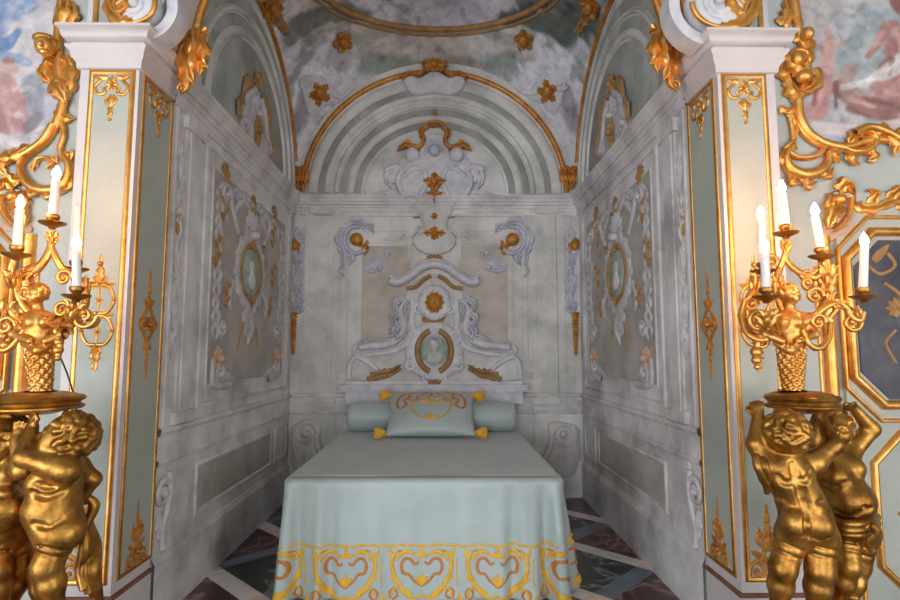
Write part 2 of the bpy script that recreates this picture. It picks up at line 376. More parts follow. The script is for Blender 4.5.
for q, s in enumerate((-1, 1)):
    b = MB(); ys = np.linspace(YB-.05, YR+.02, 40)
    b.tube([(s*(HW-.012), y, vz(HW, y)-.01) for y in ys], .019); struct('trim_%d' % (3+q), b, 'ochre', smooth=True, label='ochre rib where the vault meets the %s side wall' % ('left', 'right')[q])
b = MB(T_back()); b.arc((-.018, 2.80), 1.245, 1.19, 0, PI, .026, .03, 60)
struct('trim_5', b, 'ochre', smooth=True, label='ochre moulding round the arch on the back wall')
# cornice, dado rail and baseboard round the three alcove sides
def run_three(name, prof, mat, label):
    """profile of (projection, z) swept along left wall, back wall and right wall with mitres"""
    b = MB(); rows = []
    for (x, y, sx, sy) in ((-HW, YR-.02, 1, 0), (-HW, YB, 1, -1), (HW, YB, -1, -1), (HW, YR-.02, -1, 0)):
        rows.append([(x+sx*p, y+sy*p, z) for p, z in prof])
    b.grid(rows); return struct(name, b, mat, label=label)
run_three('trim_6', [(0, 2.575), (.0145, 2.58), (.0145, 2.605), (.02, 2.61), (.02, 2.64), (.03, 2.645), (.034, 2.665), (.05, 2.67), (.054, 2.69), (.066, 2.70), (.066, 2.725), (.078, 2.735), (.08, 2.752), (0, 2.756)], 'grey', 'moulded grey cornice running round the alcove')
run_three('trim_7', [(0, .735), (.012, .74), (.018, .755), (.018, .768), (.006, .775), (.006, .885), (.016, .89), (.024, .905), (.024, .922), (.008, .93), (0, .932)], 'grey', 'moulded dado rail running round the alcove')
run_three('baseboard_alcove', [(.022, 0), (.022, .285), (.014, .30), (.008, .315), (0, .32)], 'grey', 'tall painted plinth round the foot of the alcove')
# stepped arches of the painted tympanum on the back wall
b = MB(T_back())
for (rx, rz, r, d) in ((1.155, 1.09, .052, .028), (1.02, .95, .03, .022), (.93, .86, .022, .03), (.80, .735, .035, .02), (.66, .60, .012, .012)):
    b.arc((-.018, 2.79), rx, rz, 0, PI, r, d, 60)
struct('trim_8', b, 'sage', smooth=True, label='stepped pale arches inside the back wall arch')
b = MB(T_back())
for (rx, rz, r, d) in ((1.075, 1.01, .03, .008), (.87, .80, .03, .008), (.73, .67, .032, .008)):
    b.arc((-.018, 2.79), rx, rz, 0, PI, r, d, 60)
struct('trim_9', b, 'greydark', smooth=True, label='dark green grey bands inside the back wall arch')
# painted architecture of the back wall: flat pilasters, panel frames
b = MB(T_back())
def bar(b, p, q, d): (x0, z0), (x1, z1) = BK(*p), BK(*q); b.box((min(x0, x1), min(z0, z1), -.004), (max(x0, x1), max(z0, z1), d))
for f in (lambda x: x, lambda x: 2*MX-x):
    bar(b, (f(314), 216), (f(331), 398), .018); bar(b, (f(318), 222), (f(327), 392), .026)
    bar(b, (f(311), 204), (f(334), 214), .032); bar(b, (f(309), 398), (f(336), 404), .03)
    bar(b, (f(332.5), 210), (f(336), 400), .008); bar(b, (f(291), 212), (f(294), 400), .012); bar(b, (f(306), 212), (f(310), 400), .012)
    bar(b, (f(343), 216), (f(346), 383), .014); bar(b, (f(357), 236), (f(361), 350), .014); bar(b, (f(361), 240), (f(413), 244), .012)
    bar(b, (f(408), 222), (f(412), 262), .014)
    bar(b, (f(311), 406), (f(334), 478), .012)
bar(b, (322, 207), (547, 211), .022); bar(b, (343, 214), (526, 217), .016); bar(b, (346, 229), (523, 232), .01)
struct('trim_10', b, 'sage', label='flat pilasters and panel mouldings of the back wall')
b = MB(T_back())
for f in (lambda x: x, lambda x: 2*MX-x): bar(b, (f(362), 246), (f(410), 344), .004)
struct('trim_11', b, 'beige', label='two beige panel fields on the back wall')
b = MB(T_back()); bar(b, (347, 381), (522, 384), .05); bar(b, (343, 385.5), (526, 391), .10); bar(b, (347, 391), (522, 403), .08); bar(b, (341, 384), (528, 385.5), .115)
struct('trim_12', b, 'lilac', label='white moulded ledge on the back wall behind the bolster')
# side walls: flat pilaster, panel border, lunette arches, lower panel
for s, nm, k0 in ((-1, 'left', 13), (1, 'right', 17)):
    b = MB(T_side(s)); c0 = YC+.02
    b.box((2.90, .93, -.004), (3.07, 2.58, .012)); b.box((2.93, .98, 0), (3.04, 2.54, .02)); b.box((2.79, .93, -.004), (2.81, 2.58, .01))
    b.box((2.88, .31, -.004), (3.09, .74, .012)); b.box((2.87, 2.50, 0), (3.10, 2.575, .026)); b.box((2.87, .93, 0), (3.10, .99, .026))
    def frame(u0, v0, u1, v1, r): b.rib([(u0, v0), (u1, v0), (u1, v1), (u0, v1)], r, r*.8, closed=True, sm=0)
    frame(3.17, 1.0, 4.9, 2.52, .016); frame(3.27, 1.10, 4.80, 2.42, .009)
    frame(3.2, .40, 4.55, .665, .014); frame(4.66, .40, 4.98, .665, .012)
    b.box((4.93, .93, -.004), (4.95, 2.58, .012))
    struct('trim_%d' % k0, b, 'grey', smooth=True, label='grey panel mouldings and flat pilaster on the %s side wall' % nm)
    b = MB(T_side(s)); b.box((3.28, 1.11, -.004), (4.79, 2.41, .003)); b.box((3.22, .42, -.004), (4.53, .645, .003)); struct('trim_%d' % (k0+10), b, 'field', label='grey beige painted panel fields on the %s side wall' % nm)
    b = MB(T_side(s))
    for (rx, rz, r, d) in ((1.08, 1.07, .03, .02), (.93, .93, .016, .025), (.80, .80, .03, .018)): b.arc((c0, 2.76), rx, rz, 0, PI, r, d, 48)
    struct('trim_%d' % (k0+1), b, 'sage', smooth=True, label='stepped arches of the %s lunette' % nm)
    b = MB(T_side(s))
    for (rx, rz, r, d) in ((1.0, 1.0, .045, .008), (.865, .865, .035, .006)): b.arc((c0, 2.76), rx, rz, 0, PI, r, d, 48)
    b.plate([(c0+.74*math.cos(PI*i/24), 2.77+.74*math.sin(PI*i/24)) for i in range(25)], .005)
    struct('trim_%d' % (k0+2), b, 'sagedark', smooth=True, label='dark green grey ground of the %s lunette' % nm)
# ------------------------------------------------------------------ front pilasters and gilt work of the room wall
SIDE = {-1: 'left', 1: 'right'}
def top_pendant(b, c, z, s=1.0, k=1.0):
    """palmette with two C scrolls and a hanging drop, top point (c, z)"""
    U = lambda x, y: (c+x*s*k, z+y*s)
    b.fan(U(0, -.035), .04*s, PI*1.05, PI*1.95, 5); b.fan(U(0, -.03), .035*s, PI*.1, PI*.9, 5)
    for m in (-1, 1):
        b.rib([U(m*.075, 0), U(m*.05, -.02), U(m*.075, -.05), U(m*.06, -.085), U(m*.03, -.08), U(m*.035, -.055)], .008*s)
        b.rib([U(m*.01, -.09), U(m*.025, -.115), U(m*.012, -.135)], .006*s); b.leaf([U(m*.02, -.005), U(m*.085, -.006)], .012*s)
    b.leaf([U(0, -.09), U(0, -.15)], .022*s, lobes=3); b.leaf([U(0, -.145), U(0, -.20)], .014*s, lobes=2); b.blob(U(0, -.205)+(.004,), .008*s, 8, 5)
def arabesque(b, c, z, s=1.0, k=1.0):
    """two stacked rings of scrolls between a finial and a drop, centre (c, z)"""
    U = lambda x, y: (c+x*s*k, z+y*s)
    for y in (.06, -.075):
        for m in (-1, 1):
            b.rib([U(0, y+.065), U(m*.04, y+.055), U(m*.066, y), U(m*.04, y-.055), U(m*.005, y-.06)], .0075*s)
            b.leaf([U(m*.02, y+.05), U(m*.07, y+.07)], .012*s); b.blob(U(m*.066, y)+(.004,), .009*s, 8, 5)
        b.rib([U(0, y+.05), U(0, y-.05)], .005*s, sm=2); b.rosette(U(0, y-.005), .018*s, 5)
    b.fan(U(0, .125), .05*s, .1, PI-.1, 5); b.leaf([U(0, .15), U(0, .21)], .02*s, lobes=2); b.blob(U(0, .215)+(.004,), .012*s, 8, 5); b.leaf([U(0, .22), U(0, .26)], .009*s)
    b.leaf([U(-.05, .125), U(.05, .125)], .014*s); b.fan(U(0, -.145), .035*s, PI, 2*PI, 5)
    b.leaf([U(0, -.16), U(0, -.215)], .024*s, lobes=2); b.leaf([U(0, -.205), U(0, -.255)], .014*s, lobes=2)
def slim_arabesque(b, c, z, s=1.0):
    U = lambda x, y: (c+x*s, z+y*s)
    for m in (-1, 1):
        b.rib([U(0, .09), U(m*.045, .03), U(m*.05, -.02), U(0, -.08)], .009*s); b.rib([U(m*.05, .03), U(m*.075, .0), U(m*.05, -.03)], .008*s)
        b.leaf([U(0, .07), U(m*.05, .12)], .013*s); b.leaf([U(0, -.08), U(m*.04, -.12)], .012*s)
    b.rosette(U(0, 0), .04*s, 6)
    for y0, y1, wd in ((.08, .14, .022), (.14, .20, .016), (.19, .27, .010), (-.07, -.14, .02), (-.13, -.20, .016), (-.19, -.27, .011)): b.leaf([U(0, y0), U(0, y1)], wd*s, lobes=2)
def foot_finial(b, c, z, s=1.0, k=1.0):
    """pyramid of scrolls standing on the foot of a panel, base (c, z)"""
    U = lambda x, y: (c+x*s*k, z+y*s)
    for m in (-1, 1):
        b.rib([U(m*.085, .0), U(m*.07, .05), U(m*.03, .07), U(m*.02, .11), U(m*.045, .14), U(m*.04, .17), U(m*.012, .16)], .008*s)
        b.scroll(U(m*.05, .02), .03*s, .007*s, 1.2, PI/2, m); b.leaf([U(m*.03, .075), U(m*.075, .10)], .013*s); b.leaf([U(0, .1), U(m*.04, .2)], .011*s)
    b.rosette(U(0, .055), .032*s, 6); b.fan(U(0, .005), .035*s, .2, PI-.2, 5)
    for y0, y1, wd in ((.10, .17, .022), (.16, .22, .018), (.21, .26, .013), (.25, .30, .008)): b.leaf([U(0, y0), U(0, y1)], wd*s, lobes=2)
def frame_rib(b, u0, v0, u1, v1, r): b.rib([(u0, v0), (u1, v0), (u1, v1), (u0, v1)], r, r*.9, closed=True, sm=0)
def bx2(s, x0, x1): return sorted((s*x0, s*x1))
for s in (-1, 1):
    nm = SIDE[s]
    t = thing('pilaster', 'white pilaster with gilt framed pale green panels %s of the bed alcove' % nm, 'pilaster', (s*1.45, 2.58, 0), 'pilasters framing the alcove')
    b = MB(); x0, x1 = bx2(s, HW, 1.60); b.box((x0, YF, .27), (x1, YR-.021, 2.77)); obj('shaft', b, 'white', t, False)
    b = MB(T_front()); x0, x1 = bx2(s, 1.372, 1.535); b.box((x0, .345, -.002), (x1, 2.565, .003)); fp_ = obj('front_panel', b, 'panel', t, False)
    b = MB(T_side(s)); b.box((2.485, .345, -.002), (2.725, 2.565, .003)); sp_ = obj('side_panel', b, 'panel', t, False)
    b = MB(); x0, x1 = bx2(s, HW-.008, 1.61); b.box((x0, YF-.008, 0), (x1, YR-.021, .264)); obj('base', b, 'white', t, False)
    b = MB()
    pr = [(.0, .262), (.014, .264), (.016, .272), (.012, .278), (.0, .28)]
    def wrap(b, pr):
        """profile swept round the inner return, the front and the outer return"""
        rows = []
        for (x, y, sx, sy) in ((HW, YR-.021, -1, 0), (HW, YF, -1, -1), (1.60, YF, 1, -1), (1.60, YW, 1, 0)): rows.append([(s*(x+sx*p), y+sy*p, z) for p, z in pr])
        b.grid(rows)
    wrap(b, pr); obj('base_line', b, 'trimline', t, False)
    b = MB(); wrap(b, [(0, 2.585), (.012, 2.59), (.016, 2.62), (.03, 2.635), (.034, 2.66), (.046, 2.672), (.05, 2.685), (.03, 2.69), (.03, 2.702), (.054, 2.71), (.06, 2.722), (.066, 2.748), (.078, 2.756), (.078, 2.768), (0, 2.772)])
    obj('capital', b, 'white', t, True)
    b = MB(T_front()); x0, x1 = bx2(s, 1.36, 1.547); frame_rib(b, x0, .335, x1, 2.575, .0115); obj('gilt_frame', b, 'gold', fp_)
    b = MB(T_side(s)); frame_rib(b, 2.475, .335, 2.735, 2.575, .011); obj('gilt_frame', b, 'gold', sp_)
    for T, c, k, what, par in ((T_front(.003), s*1.4535, 1.0, 0, fp_), (T_side(s, .003), 2.605, 1.15, 1, sp_)):
        b = MB(T); top_pendant(b, c, 2.555, 1.0, k); obj('gilt_pendant', b, 'gold', par)
        b = MB(T)
        if what: slim_arabesque(b, c, 1.43, 1.0)
        else: arabesque(b, c, 1.47, 1.02)
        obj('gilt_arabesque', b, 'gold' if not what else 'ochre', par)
        b = MB(T); foot_finial(b, c, .35, .93 if what else 1.02); obj('gilt_finial', b, 'ochre', par)
    # panel with gilt frame on the wall over the capital
    t = thing('wall_panel', 'gilt framed panel over the capital of the %s pilaster' % nm, 'panel', (s*1.49, YF, 2.8), 'panels over the capitals')
    b = MB(T_front(-.02)); x0, x1 = bx2(s, 1.38, 1.545); b.box((x0, 2.80, -.001), (x1, 3.5, .003)); obj('field', b, 'panel', t, False)
    b = MB(T_front(-.02)); x0, x1 = bx2(s, 1.365, 1.56); frame_rib(b, x0, 2.79, x1, 3.52, .014); obj('gilt_frame', b, 'gold', t)
    # scroll bracket on the capital
    cx, cz = FR(138 if s < 0 else 716, 7 if s < 0 else 4, 2.40)
    t = thing('scroll_bracket', 'white volute bracket with gilt rim standing on the %s pilaster capital' % nm, 'bracket', (cx, 2.42, 2.8), 'volute brackets on the capitals')
    R0 = (cz-2.778)/.97
    b = MB(); P = [[(cx+R0*.97*math.cos(2*PI*i/32)*q, yy, cz+R0*.97*math.sin(2*PI*i/32)*q) for q, yy in ((.0, 2.375), (.93, 2.375), (1, 2.385), (1, 2.447), (0, 2.447))] for i in range(32)]
    b.grid(P, cu=True)
    P = []                                                     # the scroll's outer band running back towards the arch
    for i in range(17):
        a = -PI*.40+PI*.52*i/16; r1 = R0*1.05+.022*(i/16)
        P.append([(cx-s*r1*math.cos(a), 2.42, cz+r1*math.sin(a)), (cx-s*(r1+.05)*math.cos(a), 2.42, cz+(r1+.05)*math.sin(a)), (cx-s*(r1+.05)*math.cos(a), 2.53, cz+(r1+.05)*math.sin(a)), (cx-s*r1*math.cos(a), 2.53, cz+r1*math.sin(a))])
    b.grid(P, cv=True); obj('volute', b, 'lilac', t)
    b = MB(T_front(0, 2.375)); b.scroll((cx, cz), R0*.80, .020, 1.6, -PI/2, -s, True); obj('white_spiral', b, 'lilac', t)
    b = MB(T_front(0, 2.375)); b.arc((cx, cz), R0*.93, R0*.93, -PI*1.05 if s < 0 else -PI*.97-.0, PI*.1 if s < 0 else PI*.05, .012, .014)
    q = -s
    b.rib([(cx-q*R0*1.25, 2.83), (cx-q*R0*1.15, 2.94), (cx-q*R0*1.0, 3.02)], .016); b.leaf([(cx+q*R0*.2, cz-R0*.95), (cx-q*R0*.6, cz-R0*.9), (cx-q*R0*1.2, cz-R0*.2), (cx-q*R0*1.1, cz+R0*.6)], .032, .03, 5)
    b.leaf([(cx-q*R0*.9, cz-R0*.6), (cx-q*R0*.35, cz-R0*.05), (cx-q*R0*.5, cz+R0*.6)], .024, .03, 3); b.rib([(cx-q*R0*.9, cz-R0*.1), (cx-q*R0*.55, cz+R0*.3), (cx-q*R0*.7, cz+R0*.8)], .010)
    obj('gilt_rim', b, 'gold', t)
    # gilded acanthus cluster at the foot of the arch
    pc = at(181 if s < 0 else 675, 47 if s < 0 else 44, 2.50)
    t = thing('gilded_ornament', 'gilded acanthus cluster hanging below the %s foot of the front arch' % nm, 'gilded ornament', (pc[0], 2.56, pc[2]), 'acanthus clusters at the arch feet')
    T = lambda u, v, w_, s=s, pc=pc: (pc[0]-s*u*.95, 2.64-w_*.9-.2*u, pc[2]+v*1.08)
    b = MB(T); Lf = [((0, .14), (.02, .05), (.0, -.06), (.03, -.13), .042, 4), ((-.02, .10), (-.06, .03), (-.05, -.05), (-.085, -.09), .036, 3), ((.03, .10), (.07, .04), (.06, -.02), (.10, -.05), .034, 3),
          ((.0, .02), (-.03, -.06), (-.02, -.12), (-.055, -.165), .032, 3), ((.02, .06), (.045, 0), (.055, -.05), (.05, -.09), .028, 3), ((-.03, .13), (-.07, .09), (-.09, .03), (-.075, -.02), .026, 2)]
    for a0, a1, a2, a3, wd, lb in Lf: b.leaf([a0, a1, a2, a3], wd, wd*1.1, lb, w=.01*lb, n=18)
    obj('leaves', b, 'gold', t)
    b = MB(T); b.blob((.0, .05, .05), (.034, .045, .03)); b.blob((.01, -.03, .05), (.022, .03, .025)); b.rib([(.06, .16), (.03, .12), (0, .08)], .018, w=.01); obj('seed_pod', b, 'gold', t)
    b = MB(T); b.scroll((.055, .10), .035, .010, 1.2, 0, 1, w=.02); obj('volute', b, 'gold', t)
    b = MB(T); b.scroll((-.055, -.13), .03, .010, 1.2, PI, -1, w=.02); obj('volute', b, 'gold', t)
# ------------------------------------------------------------------ big frescoes with gilt frames
def FP(L, y=YW): return [FR(p[0], p[1], y) for p in L]
def inside(px, py, poly):
    n = len(poly); r = np.zeros(len(px), bool); j = n-1
    for i in range(n):
        xi, yi = poly[i]; xj, yj = poly[j]
        r ^= ((yi > py) != (yj > py)) & (px < (xj-xi)*(py-yi)/((yj-yi) or 1e-9)+xi); j = i
    return r
def fresco(s, path, outer, paintfn, label):
    poly = spline([p+(0,) for p in FP(path)], 8); poly = [(p[0], p[1]) for p in poly]; xm = FR(outer, 0)[0]; poly = poly+[(2*xm-x, z) for x, z in poly[::-1]]
    xs = [p[0] for p in poly]; zs = [p[1] for p in poly]; h = .0085
    gx = np.arange(min(xs), max(xs), h); gz = np.arange(min(zs), max(zs), h)
    X, Z = np.meshgrid(gx, gz, indexing='ij'); ins = inside(X.ravel(), Z.ravel(), poly).reshape(X.shape)
    idx = {}; mb = MB(); V = []; Fc = []
    for i in range(len(gx)-1):
        for j in range(len(gz)-1):
            if ins[i, j] or ins[i+1, j+1]:
                q = []
                for a, c in ((i, j), (i+1, j), (i+1, j+1), (i, j+1)):
                    if (a, c) not in idx: idx[(a, c)] = len(V); V.append((gx[a], YW-.012, gz[c]))
                    q.append(idx[(a, c)])
                Fc.append(tuple(q))
    mb.add(V, Fc); A = np.array(V)
    # paint in pixel-free wall coordinates given by the plane mapping of the sketch points
    p = paintfn(A[:, 0], A[:, 2])
    t = thing('fresco', label, 'wall painting', (poly[0][0], YW, 2.0), 'frescoes in gilt frames')
    obj('painting', mb, 'paint', t, True, col=p.c)
    return t
def paint_left(x, z):
    p = Painter(x, z, (196, 186, 190)); K = lambda *L: FP(L)
    p.noise((214, 206, 206), 5, .4, .65); p.noise((160, 168, 184), 4, .5, .7, .8, 4)
    p.stroke(K((0, 5), (15, 12), (30, 5)), .07, .05, (142, 164, 196), .9); p.stroke(K((-5, 48), (10, 45), (20, 33)), .05, .02, (112, 140, 184), .95)
    p.stroke(K((2, 58), (20, 60), (30, 64)), .03, .025, (150, 168, 196), .9); p.stroke(K((-10, 30), (-40, 60)), .10, .12, (120, 146, 186), .8)
    p.stroke(K((8, 66), (16, 70)), .035, .03, (206, 168, 160), .9); p.stroke(K((8, 62), (14, 62)), .02, .018, (150, 110, 96), .7)
    p.stroke(K((4, 85), (10, 105), (18, 125)), .07, .045, (204, 160, 156), .95); p.stroke(K((14, 88), (24, 105), (26, 125)), .03, .025, (196, 150, 146), .9)
    p.stroke(K((18, 122), (26, 132)), .03, .02, (178, 134, 130), .85); p.stroke(K((-5, 110), (5, 135)), .05, .04, (170, 128, 128), .9)
    p.stroke(K((34, 85), (38, 100), (36, 125)), .06, .03, (150, 158, 164), .8); p.stroke(K((30, 128), (40, 118)), .03, .03, (128, 118, 126), .7)
    p.stroke(K((0, 140), (25, 146), (45, 132)), .035, .03, (224, 214, 212), .8); p.noise((226, 218, 218), 16, .58, .75, .5, 2); p.noise((130, 124, 136), 18, .62, .78, .35, 6)
    return p
def paint_right(x, z):
    p = Painter(x, z, (176, 178, 184)); K = lambda *L: FP(L)
    p.noise((196, 194, 196), 4, .4, .65); p.noise((150, 164, 166), 5, .52, .7, .8, 5)
    p.stroke(K((805, 12), (830, 15)), .09, .08, (186, 176, 170), .7); p.stroke(K((858, 35), (852, 45)), .05, .04, (140, 156, 158), .7)
    p.stroke(K((823, 75), (820, 95), (815, 112)), .045, .06, (182, 132, 126), .9); p.stroke(K((828, 42), (826, 50), (825, 68)), .03, .045, (206, 162, 154), .95)
    p.stroke(K((827, 34), (828, 38)), .024, .022, (196, 156, 146), .95); p.stroke(K((832, 48), (842, 46)), .014, .011, (204, 164, 154), .9); p.stroke(K((818, 46), (822, 56)), .012, .012, (190, 148, 140), .9)
    p.stroke(K((838, 90), (860, 105), (885, 112), (910, 108)), .05, .09, (156, 110, 106), .95); p.stroke(K((850, 70), (842, 80), (850, 95)), .04, .05, (178, 148, 138), .8)
    p.stroke(K((892, 30), (896, 50), (905, 70)), .05, .11, (170, 120, 114), .95); p.stroke(K((884, 28), (876, 45), (866, 58)), .028, .016, (176, 126, 118), .95)
    p.stroke(K((896, 3), (900, 8)), .05, .05, (140, 88, 82), .95); p.stroke(K((888, 62), (880, 70)), .03, .03, (150, 100, 96), .8)
    p.stroke(K((848, 86), (866, 84), (884, 74), (902, 62)), .014, .05, (214, 208, 204), .95); p.stroke(K((842, 88), (850, 88)), .018, .012, (214, 206, 202), .8)
    p.stroke(K((875, 90), (905, 92)), .04, .07, (182, 132, 126), .9); p.stroke(K((895, 88), (905, 80)), .03, .03, (200, 150, 140), .7)
    p.stroke(K((815, 128), (850, 132), (905, 124)), .035, .03, (212, 202, 200), .9); p.stroke(K((811, 60), (808, 100)), .02, .02, (188, 186, 190), .8)
    for q in (((826, 52), (826, 64)), ((822, 84), (818, 104)), ((896, 36), (900, 56)), ((880, 34), (872, 48)), ((850, 100), (872, 108)), ((884, 92), (896, 96))): p.stroke(K(*q), .018, .012, (212, 168, 158), .75, .6)
    for q in (((834, 84), (834, 108)), ((846, 110), (868, 118)), ((890, 60), (888, 76)), ((902, 20), (904, 40)), ((866, 100), (890, 106)), ((814, 84), (812, 106))): p.stroke(K(*q), .018, .010, (128, 84, 84), .75, .6)
    for q in (((856, 84), (872, 80)), ((884, 72), (898, 62))): p.stroke(K(*q), .008, .012, (234, 230, 226), .8, .6)
    p.stroke(K((838, 20), (850, 26), (864, 18)), .05, .05, (160, 170, 176), .6, .7); p.stroke(K((866, 70), (874, 62)), .03, .03, (150, 160, 156), .6, .7); p.stroke(K((806, 20), (816, 30)), .04, .03, (196, 180, 168), .6, .7)
    p.noise((206, 190, 186), 16, .6, .78, .45, 2); p.noise((120, 92, 96), 18, .62, .78, .35, 6)
    return p
Lp = [(40, -130), (66, -80), (70, -40), (64, -12), (61, 12), (58, 42), (60, 72), (64, 95), (60, 116), (50, 134), (36, 148), (18, 155), (0, 157), (-30, 155), (-90, 150)]
Rp = [(816, -130), (790, -80), (786, -40), (792, -12), (796, 12), (800, 36), (806, 55), (806, 76), (800, 96), (797, 110), (803, 130), (818, 143), (843, 147), (868, 140), (890, 140), (915, 146), (980, 148)]
T_w = T_front(0, YW-.012)
tl = fresco(-1, Lp, -90, paint_left, 'fresco with blue drapery and pink figures in a scrolled gilt frame')
tr = fresco(1, Rp, 980, paint_right, 'fresco of reclining red brown figures in a scrolled gilt frame')
def W(*L): return [FR(p[0], p[1], YW-.012) for p in L]
def hook(b, L, r, h=None): b.rib(W(*L), r, h)
def lf(b, L, wd, lb=3, h=None, w_=0): b.leaf(W(*L), wd, h or wd*.8, lb, w=w_, n=18)
# left frame
b = MB(T_w); q = W(*Lp); xm = FR(-90, 0)[0]; b.rib(q+[(2*xm-x, z) for x, z in q[::-1][1:]], .022, closed=True); obj('gilt_moulding', b, 'gold', tl)
b = MB(T_w)
lf(b, [(60, 28), (66, 12), (64, -6)], .045, 3); lf(b, [(70, 28), (74, 14), (70, 0)], .03, 3); lf(b, [(57, 27), (60, 8), (72, -10)], .022, 2)
obj('gilt_leaf_spray', b, 'gold', tl)
b = MB(T_w)
lf(b, [(47, 62), (55, 74), (60, 88), (66, 100)], .036, 4); lf(b, [(66, 60), (71, 75), (68, 92), (62, 104)], .036, 4); lf(b, [(42, 70), (50, 62), (60, 70)], .026, 3)
lf(b, [(52, 88), (62, 92), (70, 106)], .034, 3, w_=.02); lf(b, [(60, 110), (66, 118), (76, 118)], .024, 2); lf(b, [(62, 104), (58, 116), (52, 124)], .024, 3)
hook(b, [(62, 120), (64, 135), (60, 150), (66, 162)], .014); hook(b, [(55, 125), (46, 140), (34, 150), (24, 156)], .022, .03)
lf(b, [(30, 148), (18, 156), (4, 158), (-12, 154)], .034, 4, w_=.01); lf(b, [(8, 158), (2, 168), (8, 176)], .024, 3); lf(b, [(-4, 160), (-14, 168), (-24, 164)], .026, 3)
hook(b, [(66, 156), (71, 166), (70, 178), (62, 188), (48, 191), (34, 188), (25, 178), (22, 166), (28, 158)], [.012, .022, .026, .028, .026, .024, .018, .012, .008], .035)
for L in ([(70, 172), (72, 184), (64, 192)], [(56, 190), (50, 196), (42, 194)], [(40, 188), (34, 194), (28, 188)], [(26, 176), (20, 180), (20, 170)], [(66, 158), (72, 154), (72, 164)]): lf(b, L, .022, 2, w_=.01)
hook(b, [(35, 168), (38, 160), (47, 158), (53, 164), (48, 168)], .010, .018); lf(b, [(38, 164), (32, 166), (34, 172)], .014, 2); lf(b, [(46, 160), (54, 158), (58, 164)], .014, 2)
obj('gilt_scrollwork', b, 'gold', tl)
b = MB(T_w); c = W((53, 52))[0]; b.blob(c+(.052,), (.042, .05, .045), 14, 10); b.blob((c[0]+.012, c[1]-.012, .092), (.012, .016, .014)); b.blob((c[0]+.01, c[1]-.04, .07), (.024, .018, .02)); b.blob((c[0]-.01, c[1]+.035, .05), (.05, .026, .04)); b.blob((c[0]+.03, c[1]+.02, .03), (.02, .03, .03))
lf(b, [(50, 60), (44, 74), (52, 84)], .03, 3); lf(b, [(58, 60), (68, 62), (72, 74)], .028, 3); b.rib(W((60, 82), (68, 88), (66, 98), (56, 96)), .018, .03); obj('gilt_mask', b, 'gold', tl)
# right frame
b = MB(T_w); q = W(*Rp); xm = FR(980, 0)[0]; b.rib(q+[(2*xm-x, z) for x, z in q[::-1][1:]], .022, closed=True); obj('gilt_moulding', b, 'gold', tr)
b = MB(T_w)
lf(b, [(782, 26), (788, 12), (786, -6)], .034, 3); lf(b, [(778, 24), (784, 18), (792, 22)], .022, 2)
obj('gilt_leaf_spray', b, 'gold', tr)
b = MB(T_w)
lf(b, [(798, 34), (806, 46), (804, 62), (794, 70)], .042, 4); lf(b, [(806, 36), (810, 48), (806, 60)], .024, 3); lf(b, [(784, 56), (790, 66), (800, 74), (812, 78)], .04, 4, w_=.015); lf(b, [(782, 62), (784, 76), (792, 84)], .032, 3)
lf(b, [(812, 70), (815, 82), (806, 92), (797, 92)], .03, 3, w_=.02); lf(b, [(788, 80), (792, 94), (800, 104)], .034, 3); lf(b, [(780, 108), (788, 112), (796, 106)], .02, 2); lf(b, [(790, 112), (794, 124), (796, 140)], .022, 3)
hook(b, [(797, 100), (799, 118), (808, 134), (824, 144), (842, 148)], .024, .03); hook(b, [(790, 118), (793, 135), (791, 150)], .012)
hook(b, [(826, 145), (815, 156), (798, 158), (786, 152)], .014, .025); hook(b, [(786, 150), (784, 160), (790, 170), (804, 175), (818, 172), (826, 164), (826, 154)], [.016, .022, .028, .03, .026, .02, .01], .035)
for L in ([(785, 154), (780, 160), (786, 168)], [(792, 172), (790, 182), (800, 184)], [(804, 176), (806, 186), (816, 182)], [(820, 172), (826, 176), (832, 168)], [(786, 152), (790, 146), (796, 150)]): lf(b, L, .024, 2, w_=.01)
hook(b, [(842, 149), (852, 152), (866, 150), (874, 142), (870, 134), (860, 134), (858, 140)], [.014, .02, .022, .018, .014, .01, .008], .03)
hook(b, [(852, 134), (868, 128), (886, 134), (900, 142)], .022, .035)
for L in ([(838, 148), (832, 156), (838, 164)], [(852, 150), (850, 160), (858, 166)], [(868, 148), (872, 158), (866, 162)], [(884, 136), (894, 146), (892, 158)], [(856, 134), (850, 138), (846, 146)], [(890, 140), (902, 134), (912, 140)], [(874, 132), (884, 130), (890, 138)]): lf(b, L, .026, 3, w_=.01)
obj('gilt_scrollwork', b, 'gold', tr)
b = MB(T_w); c = W((803, 38))[0]; b.blob((c[0], c[1], .03), (.03, .036, .035), 12, 8); c = W((793, 62))[0]; b.blob((c[0], c[1], .03), (.034, .04, .03)); c = W((800, 80))[0]; b.blob((c[0], c[1], .035), (.04, .034, .03)); b.rib(W((786, 60), (794, 52), (804, 54), (808, 64)), .016, .03); obj('gilt_bust', b, 'gold', tr)
